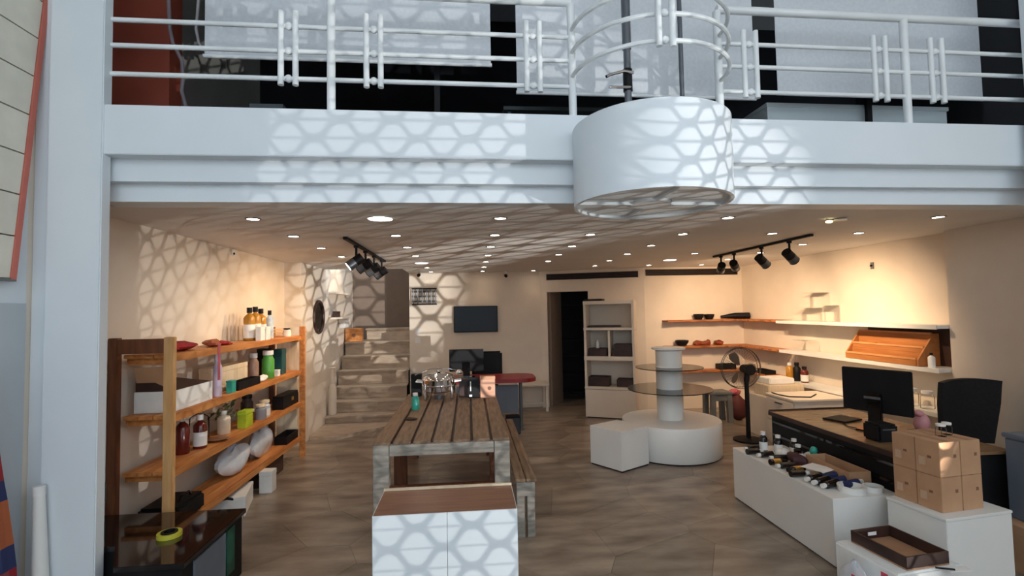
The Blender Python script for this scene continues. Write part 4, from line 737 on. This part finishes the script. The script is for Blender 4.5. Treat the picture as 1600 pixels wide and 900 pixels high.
def curved(x0, x1, y, z0, z1, bow, taper=0.85, nx=10, nz=8, th=0.05):
    m = MB(); vs = []
    for s in (0, 1):
        for j in range(nz + 1):
            v = j / nz; wd = taper + (1 - taper) * min(1, v * 1.6); z = z0 + (z1 - z0) * v
            for i in range(nx + 1):
                u = i / nx * 2 - 1; zz = z - (0.02 * u * u if j == nz else 0); vs.append(((x0 + x1) / 2 + u * (x1 - x0) / 2 * wd, y + bow * u * u - 0.06 * v + s * th, zz))
    W = nx + 1; H = nz + 1; f = []
    for s in (0, 1):
        for j in range(nz):
            for i in range(nx): a = s * W * H + j * W + i; f.append((a, a + 1, a + W + 1, a + W))
    for i in range(nx): f += [(i, i + 1, W * H + i + 1, W * H + i), (nz * W + i, nz * W + i + 1, W * H + nz * W + i + 1, W * H + nz * W + i)]
    for j in range(nz): f += [(j * W, (j + 1) * W, W * H + (j + 1) * W, W * H + j * W), (j * W + nx, (j + 1) * W + nx, W * H + (j + 1) * W + nx, W * H + j * W + nx)]
    return m.add(vs, f)
CHB = M('chair_fabric', C(28, 29, 34), C(20, 21, 25), 0.8, scale=40)
obj('backrest', curved(4.0, 4.55, 4.02, 0.52, 1.085, -0.05), CHB, t, True); obj('seat', B(4.06, 4.54, 4.1, 4.4, 0.44, 0.52), CHB, t, bev=0.03); obj('spine', B(4.27, 4.35, 4.07, 4.14, 0.46, 0.8), BLACK, t); obj('gas_column', MB().cyl((4.3, 4.2, 0.06), (4.3, 4.2, 0.44), 0.025), GREYM, t, True)
for k in range(5): a = 2 * PI * k / 5 + 0.3; obj('foot', MB().bar((4.3, 4.2, 0.07), (4.3 + 0.26 * math.cos(a), 4.2 + 0.26 * math.sin(a), 0.04), 0.04, 0.04), BLACK, t)

# ------------------------------------------------------------------ white counter with bottles, box plinth with cartons
t = thing('low_counter', (2.63, 3.8, 0), 'long low white counter covered with lying bottles', 'counter')
KX0, KX1, KY0, KY1, KZ = 2.395, 2.885, 3.17, 4.43, 0.455
obj('top', B(KX0 - 0.003, KX1, KY0 - 0.003, KY1, KZ - 0.02, KZ), WHITE, t, bev=0.003); obj('front', B(KX0, KX0 + 0.02, KY0, KY1 - 0.001, 0.012, KZ - 0.02), WHITE, t); obj('end_panel', B(KX0 + 0.02, KX1, KY0, KY0 + 0.02, 0.012, KZ - 0.02), WHITE, t)
obj('end_panel', B(KX0 + 0.02, KX1, KY1 - 0.02, KY1 - 0.001, 0.012, KZ - 0.02), WHITE, t); obj('toe', B(KX0 + 0.01, KX1 - 0.01, KY0 + 0.01, KY1 - 0.01, 0, 0.012), BLACK, t)
DARKB = M('dark_bottle', C(34, 24, 20), C(24, 17, 15), 0.15)
def lying(name, x, y, z, ang, L0, r, label, body=DARKB, cap=CAPW, lab=None, grp='bottles lying on the low counter'):
    t = thing(name, (x, y, z), label, 'bottle', grp); d = Vector((math.cos(ang), math.sin(ang), 0)); p = Vector((x, y, z + r))
    obj('body', MB().cyl(p - d * L0 / 2, p + d * L0 * 0.22, r, n=14).cyl(p + d * L0 * 0.22, p + d * L0 * 0.32, r, r * 0.45, n=14), body, t, True)
    obj('cap', MB().cyl(p + d * L0 * 0.31, p + d * L0 * 0.5, r * 0.62, n=12), cap, t, True)
    if lab: obj('label', MB().cyl(p - d * L0 * 0.35, p + d * L0 * 0.1, r * 1.02, n=14), lab, t, True)
LY = [(2.50, 4.30, 3.3, None), (2.47, 4.20, 3.2, None), (2.50, 4.10, 3.3, None), (2.56, 4.0, 3.0, None), (2.49, 3.90, 3.25, GOLD), (2.48, 3.80, 3.2, None), (2.50, 3.70, 3.3, GOLD), (2.47, 3.61, 3.2, None)]
for i, (x, y, a, lb) in enumerate(LY): lying('lying_bottle', x, y, KZ, a + PI * (i % 3 == 1), 0.15, 0.024, ORD[i] + ' dark bottle from the far end lying along the counter edge', lab=lb, cap=(BLACK if lb else CAPW))
LZ = [(2.50, 3.50), (2.505, 3.43), (2.52, 3.36)]
for i, (x, y) in enumerate(LZ): lying('white_capped_bottle', x, y, KZ, 3.5, 0.17, 0.026, ORD[i] + ' of three white-capped bottles fanned before the paper sheet, counted from the far one')
for i, (x, y, a) in enumerate(((2.66, 3.52, 0.3), (2.68, 3.44, 0.25), (2.70, 3.36, 0.3))): lying('navy_bottle', x, y, KZ, a, 0.18, 0.025, ORD[i] + ' navy bottle under the paper sheet, counted from the far one', body=NAVY)
for i, (x, y) in enumerate(((2.60, 4.28), (2.70, 4.22), (2.78, 4.12), (2.72, 3.98))):
    bottle('standing_bottle', x, y, KZ, 0.034, (0.17, 0.15, 0.14, 0.13)[i], DARKB, ORD[i] + ' dark bottle with white label standing at the far end of the low counter', cap=CAPW, group='standing bottles on the low counter', neck=0.5)
for i, (x, y, zz) in enumerate(((2.66, 4.10, KZ), (2.80, 3.95, KZ))): single('wrapped_bundle', MB().blob((x, y, zz + 0.035), (0.06, 0.05, 0.035), 60 + i, 0.2), PAPER, ('pale' , 'second pale')[i] + ' wrapped bundle among the standing bottles', 'bundle', smooth=True)
tray('carton_tray', 2.70, 2.87, 3.40, 3.86, KZ, 0.085, CARD, 'open cardboard tray at the right edge of the low counter', inner=DKBROWN, cat='tray')
single('oxblood_bundle', MB().blob((2.62, 3.86, KZ + 0.05), (0.06, 0.09, 0.05), 71, 0.25), M('oxblood_cloth', C(66, 30, 32), rough=0.6), 'dark red bundle left of the cardboard tray', 'bundle', smooth=True)
t = thing('paper_sheet', (2.6, 3.6, KZ + 0.055), 'white paper sheet lying over the navy bottles', 'paper'); obj('sheet', B(2.54, 2.70, 3.52, 3.70, KZ + 0.056, KZ + 0.059).rot(0.4, 2.62, 3.61), PAPER, t)
t = thing('white_ring_dish', (2.62, 3.27, KZ), 'white ring-shaped dish at the near end of the low counter', 'dish'); obj('ring', MB().lathe([(0.05, 0), (0.085, 0), (0.088, 0.04), (0.07, 0.042), (0.06, 0.01), (0.05, 0)], 2.62, 3.28, KZ, 28), WHITE, t, True); obj('well', MB().lathe([(0.0, 0.006), (0.055, 0.006)], 2.62, 3.28, KZ, 20), GREYP, t)
t = thing('white_ring_dish', (2.75, 3.27, KZ), 'smaller white dish behind the white ring-shaped dish', 'dish'); obj('ring', MB().lathe([(0.04, 0), (0.06, 0), (0.062, 0.035), (0.05, 0.036), (0.045, 0.008), (0.0, 0.006)], 2.77, 3.27, KZ, 24), WHITE, t, True); obj('well', MB().lathe([(0.0, 0.012), (0.04, 0.012)], 2.77, 3.27, KZ, 20), CAPW, t)
single('red_aqua_toy', MB().blob((2.80, 3.90, KZ + 0.10), (0.03, 0.03, 0.03), 2, 0.2).cyl((2.80, 3.90, KZ), (2.80, 3.90, KZ + 0.08), 0.025), AQUA, 'small aqua-topped bottle behind the cardboard tray', 'bottle', smooth=True)
t = thing('box_plinth', (2.96, 2.88, 0), 'white box plinth under the stack of cardboard cartons', 'plinth')
QZ = 0.50; BR = lambda mb: mb.rot(0.13, 2.72, 2.69)
obj('body', BR(B(2.72, 3.215, 2.69, 3.05, 0, QZ - 0.016)), WHITE, t, bev=0.003); obj('top', BR(B(2.716, 3.219, 2.686, 3.054, QZ - 0.016, QZ)), WHITE, t, bev=0.003)
def carton(u, v, k, label, w_=0.155, d_=0.145, h_=0.205):
    x0, y0, z0 = 2.775 + u * (w_ + 0.004), 2.765 + v * (d_ + 0.004), QZ + k * (h_ + 0.002)
    t = thing('carton', (x0 + w_ / 2, y0 + d_ / 2, z0), label, 'box', 'cartons on the box plinth')
    obj('shell', BR2(B(x0, x0 + w_, y0, y0 + d_, z0, z0 + h_)), CARD, t, bev=0.002); obj('tape', BR2(B(x0 + w_ / 2 - 0.02, x0 + w_ / 2 + 0.02, y0 - 0.0008, y0 + d_ + 0.0008, z0 + h_, z0 + h_ + 0.001)), CARDK, t)
    obj('print', BR2(B(x0 + w_ - 0.05, x0 + w_ - 0.03, y0 - 0.001, y0, z0 + 0.11, z0 + 0.13)), INK, t); obj('print', BR2(B(x0 - 0.001, x0, y0 + 0.05, y0 + 0.072, z0 + 0.10, z0 + 0.115)), INK, t); obj('sticker', BR2(B(x0 - 0.001, x0, y0 + 0.085, y0 + 0.125, z0 + 0.05, z0 + 0.10)), CARDL, t)
BR2 = lambda mb: mb.rot(0.13, 2.775, 2.77)
for u in (0, 1):
    for v in (0, 1):
        for k in (0, 1):
            carton(u, v, k, ('upper' if k else 'lower') + ' cardboard carton at the ' + ('front' if v == 0 else 'rear') + ('-facing corner nearest the camera' if (u, v) == (0, 0) else ' left of the stack' if u == 0 else ' right of the stack'))
for i, (x, y) in enumerate(((2.93, 2.90), (3.0, 2.93))): bottle('lidded_glass', x, y, QZ + 0.414, 0.028, 0.075, FOGLASS, ('left' , 'right')[i] + ' small glass jar with pale lid on the carton stack', cap=CAPW, lab=None, neck=0.8, cat='jar')
# white low box with the brown tray, bag and papers
t = thing('low_white_box', (2.40, 2.75, 0), 'low white wrapped box standing before the box plinth', 'box')
obj('body', B(2.19, 2.62, 2.50, 2.90, 0, 0.33).rot(0.12, 2.4, 2.7), LABEL, t, bev=0.01); obj('red_print', B(2.188, 2.19, 2.56, 2.60, 0.22, 0.30).rot(0.12, 2.4, 2.7), PRINTRED, t)
t = tray('brown_tray', 2.27, 2.55, 2.52, 2.86, 0.331, 0.07, DKBROWN, 'open dark brown cardboard tray on the low white box', inner=CARDK, rz=0.12); obj('sticker', B(2.37, 2.43, 2.838, 2.84, 0.365, 0.385).rot(0.12, 2.41, 2.69), LABEL, t)
t = thing('plastic_wrap', (2.18, 2.7, 0), 'crinkled translucent carrier bag with red print beside the low white box', 'bag'); obj('bag_body', MB().blob((2.13, 2.66, 0.15), (0.03, 0.12, 0.15), 12, 0.2, 16, 12), BAG, t, True); obj('print', B(2.082, 2.086, 2.60, 2.64, 0.18, 0.26), PRINTRED, t)
t = thing('note_papers', (2.55, 2.5, 0.331), 'white papers with a black pen on the corner of the low white box', 'paper'); obj('sheet', B(2.50, 2.63, 2.46, 2.51, 0.332, 0.335), PAPER, t); obj('pen', MB().cyl((2.45, 2.50, 0.341), (2.53, 2.47, 0.341), 0.005, n=8), BLACK, t)
# right edge: slate bin, brown box, dark items
t = thing('slate_bin', (3.6, 3.1, 0.3), 'slate grey upright bin at the right edge behind the box plinth', 'bin'); obj('body', B(3.60, 3.83, 2.92, 3.11, 0.30, 0.83), SLATE, t, bev=0.01); obj('lid', B(3.59, 3.84, 2.91, 3.12, 0.83, 0.86), SLATE, t, bev=0.006); obj('knob', MB().lathe([(0.02, 0), (0.025, 0.05), (0.0, 0.055)], 3.69, 3.02, 0.86, 14), BLACK, t, True)
cbox('brown_carton', 3.50, 3.86, 2.80, 3.12, 0, 0.30, CARD, 'brown cardboard carton under the slate grey bin')
t = thing('black_bin', (3.6, 3.6, 0), 'black waste bin on the floor behind the cartons', 'bin'); obj('body', MB().lathe([(0.10, 0), (0.14, 0.45), (0.13, 0.45), (0.09, 0.02), (0.0, 0.02)], 3.95, 3.6, 0, 24), BLACK, t, True); obj('rim', MB().tube([(3.95 + 0.138 * math.cos(2 * PI * k / 24), 3.6 + 0.138 * math.sin(2 * PI * k / 24), 0.45) for k in range(24)], 0.008, 6, True), BLACKG, t, True)

# ------------------------------------------------------------------ ceiling lights
def downlight(x, y, label, r=0.042, big=False):
    t = thing('ceiling_light', (x, y, 2.45), label, 'light', 'large round ceiling lights' if big else 'small recessed downlights')
    obj('trim_ring', MB().lathe([(r, -0.001), (r + 0.012, -0.001), (r + 0.012, -0.005), (r, -0.007), (r, -0.001)], x, y, 2.45, 24), GREYM if not big else CAPW, t, True)
    obj('lens', MB().lathe([(0.0, -0.003), (r, -0.003)], x, y, 2.45, 24), LAMPC if big else LAMPW, t)
    light('ceiling_lamp', 'SPOT', (x, y, 2.43), E_PANEL if big else E_DOWN, WARM2 if big else WARM, (x, y, 0), t, spot_size=math.radians(150 if big else 105), spot_blend=0.8, shadow_soft_size=r * 0.9)
    return t
ROWS = {0: (0, 2, 4, 6), 1: range(7), 2: (0, 1, 2, 3, 4, 6), 3: range(7), 4: (2, 3, 4, 6), 5: (1, 2, 4, 5, 6), 6: (1, 2, 3)}
proto = None
for j, cols in ROWS.items():
    for q, i in enumerate(cols):
        x, y = -1.549 + 0.898 * i, 3.715 + 0.8316 * j; lb = 'small round recessed downlight, ' + ORD[q] + ' from the left in the ' + ORD[j] + ' row behind the fascia'
        if proto is None: proto = downlight(x, y, lb)
        else: dup(proto, (x, y, 2.45), lb)
b0 = downlight(-0.645, 3.715, 'large bright round ceiling light in the front row', 0.088, True)
dup(b0, (-0.66, 7.1, 2.45), 'large round ceiling light further back, near the stairs'); dup(b0, (2.96, 7.06, 2.45), 'large round ceiling light further back, before the wooden shelves')
t = thing('broken_downlight', (2.98, 3.78, 2.45), 'dangling yellowish bulb with its loose cover hanging from the ceiling', 'light')
obj('bulb', MB().blob((2.945, 3.79, 2.425), (0.028, 0.028, 0.012), amp=0), LAMPY, t, True); obj('cover', MB().lathe([(0.0, 0), (0.05, 0.0), (0.052, 0.008)], 3.03, 3.77, 2.432, 24), CAPW, t, True); obj('wire', MB().tube([(2.92, 3.79, 2.447), (2.97, 3.78, 2.44), (3.05, 3.77, 2.446), (3.08, 3.77, 2.449)], 0.004), BLACK, t, True)
# track lights
def track(x, y0, y1, heads, label, pw):
    t = thing('track_light', (x, (y0 + y1) / 2, 2.43), label, 'light')
    obj('track', B(x - 0.018, x + 0.018, y0, y1, 2.425, 2.449), BLACK, t)
    for (y, d, on) in heads:
        d = Vector(d).normalized(); c = Vector((x, y, 2.27))
        h = obj('lamp_head', MB().cyl(c - d * 0.07, c + d * 0.015, 0.05, 0.05, 18), BLACK, t, True)
        obj('barrel', MB().cyl(c + d * 0.015, c + d * 0.09, 0.052, 0.052, 18), GREYM, h, True)
        obj('lens', MB().cyl(c + d * 0.0905, c + d * 0.094, 0.045, n=18), LAMPC if on else BLACKG, h)
        obj('front_ring', MB().tube([tuple(c + d * 0.092 + (d.cross(Vector((0, 0, 1))).normalized() * math.cos(2 * PI * k / 20) + d.cross(d.cross(Vector((0, 0, 1)))).normalized() * math.sin(2 * PI * k / 20)) * 0.05) for k in range(20)], 0.005, 6, True), BLACK, h, True)
        obj('arm', MB().cyl((x, y, 2.425), (x, y, 2.32), 0.012, n=10).cyl((x, y, 2.425), (x, y, 2.405), 0.025, n=12), BLACK, t, True)
        light('track_lamp', 'SPOT', c + d * 0.105, E_TRACK * pw, WARM2 if on else WARM, c + d * 2, t, spot_size=math.radians(105), spot_blend=0.85, shadow_soft_size=0.04)
track(-1.115, 4.60, 6.73, [(5.05, (-0.75, -0.25, -0.6), True), (5.5, (-0.85, 0.1, -0.52), False), (5.98, (-0.85, 0.15, -0.52), False), (6.5, (-0.85, 0.1, -0.55), False)], 'black ceiling track with four spotlights before the stairs', 0.8)
track(3.385, 4.60, 6.57, [(4.95, (0.85, 0.35, -0.6), False), (5.45, (0.8, 0.3, -0.6), False), (6.05, (0.6, 0.75, -0.4), False), (6.38, (0.3, 0.85, -0.45), False)], 'black ceiling track with four spotlights before the white wall shelves', 2.0)

# ------------------------------------------------------------------ lattice screen of the shop front (behind the camera)
LYP = SUN_P.y + 1.1; CWD, CHT, BT = 0.080, 0.029, 0.0085; LX0, NX, LZ0, NJ = 3.34, 15, 0.42, 34
scr = thing('lattice_screen', (3.6, LYP, 0), 'white lattice screen of wavy bars in the open shop front', 'screen')
def plate(pts2, th=0.004):      # closed ribbon in the plane of the shop front
    vs = []; f = []; n_ = len(pts2)
    for (u, v0, v1) in pts2:
        for q in (-th / 2, th / 2):
            for v in (v0, v1): vs.append((LX0 + u, LYP + q, LZ0 + v))
    for i in range(n_ - 1):
        a, b = i * 4, i * 4 + 4; f += [(a, a + 1, b + 1, b), (a + 2, b + 2, b + 3, a + 3), (a, b, b + 2, a + 2), (a + 1, a + 3, b + 3, b + 1)]
    return MB().add(vs, f)
hw, hh = NX * CWD, NJ * CHT
for j in range(NJ):
    pts = []
    for k in range(NX * 12 + 1):
        c = math.cos(2 * PI * (k / 12) + PI * (j % 2)); c = max(-1, min(1, c * 1.5)); v = (j + 0.5) * CHT + c * (CHT / 2 - BT * 0.25)
        pts.append((k / 12 * CWD, v - BT / 2, v + BT / 2))
    obj('wave_bar', plate(pts), RAILM, scr)
    v = (j + 1) * CHT; obj('rod', plate([(0, v - 0.0012, v + 0.0012), (hw, v - 0.0012, v + 0.0012)]), RAILM, scr)
for a in (-0.05, hw): obj('frame', plate([(a, -0.06, hh + 0.03), (a + 0.05, -0.06, hh + 0.03)], 0.02), RAILM, scr)
obj('frame', plate([(0, -0.06, 0.0), (hw, -0.06, 0.0)], 0.02), RAILM, scr)
obj('side_board', B(LX0 - 1.0, LX0 - 0.052, LYP - 0.012, LYP + 0.012, 0.0, 2.2), RAILM, scr)  # unseen solid board, added to cut the beam off left of the lattice
for a in (-0.04, hw + 0.01): obj('foot', B(LX0 + a, LX0 + a + 0.03, LYP - 0.1, LYP + 0.1, 0, 0.36), RAILM, scr)
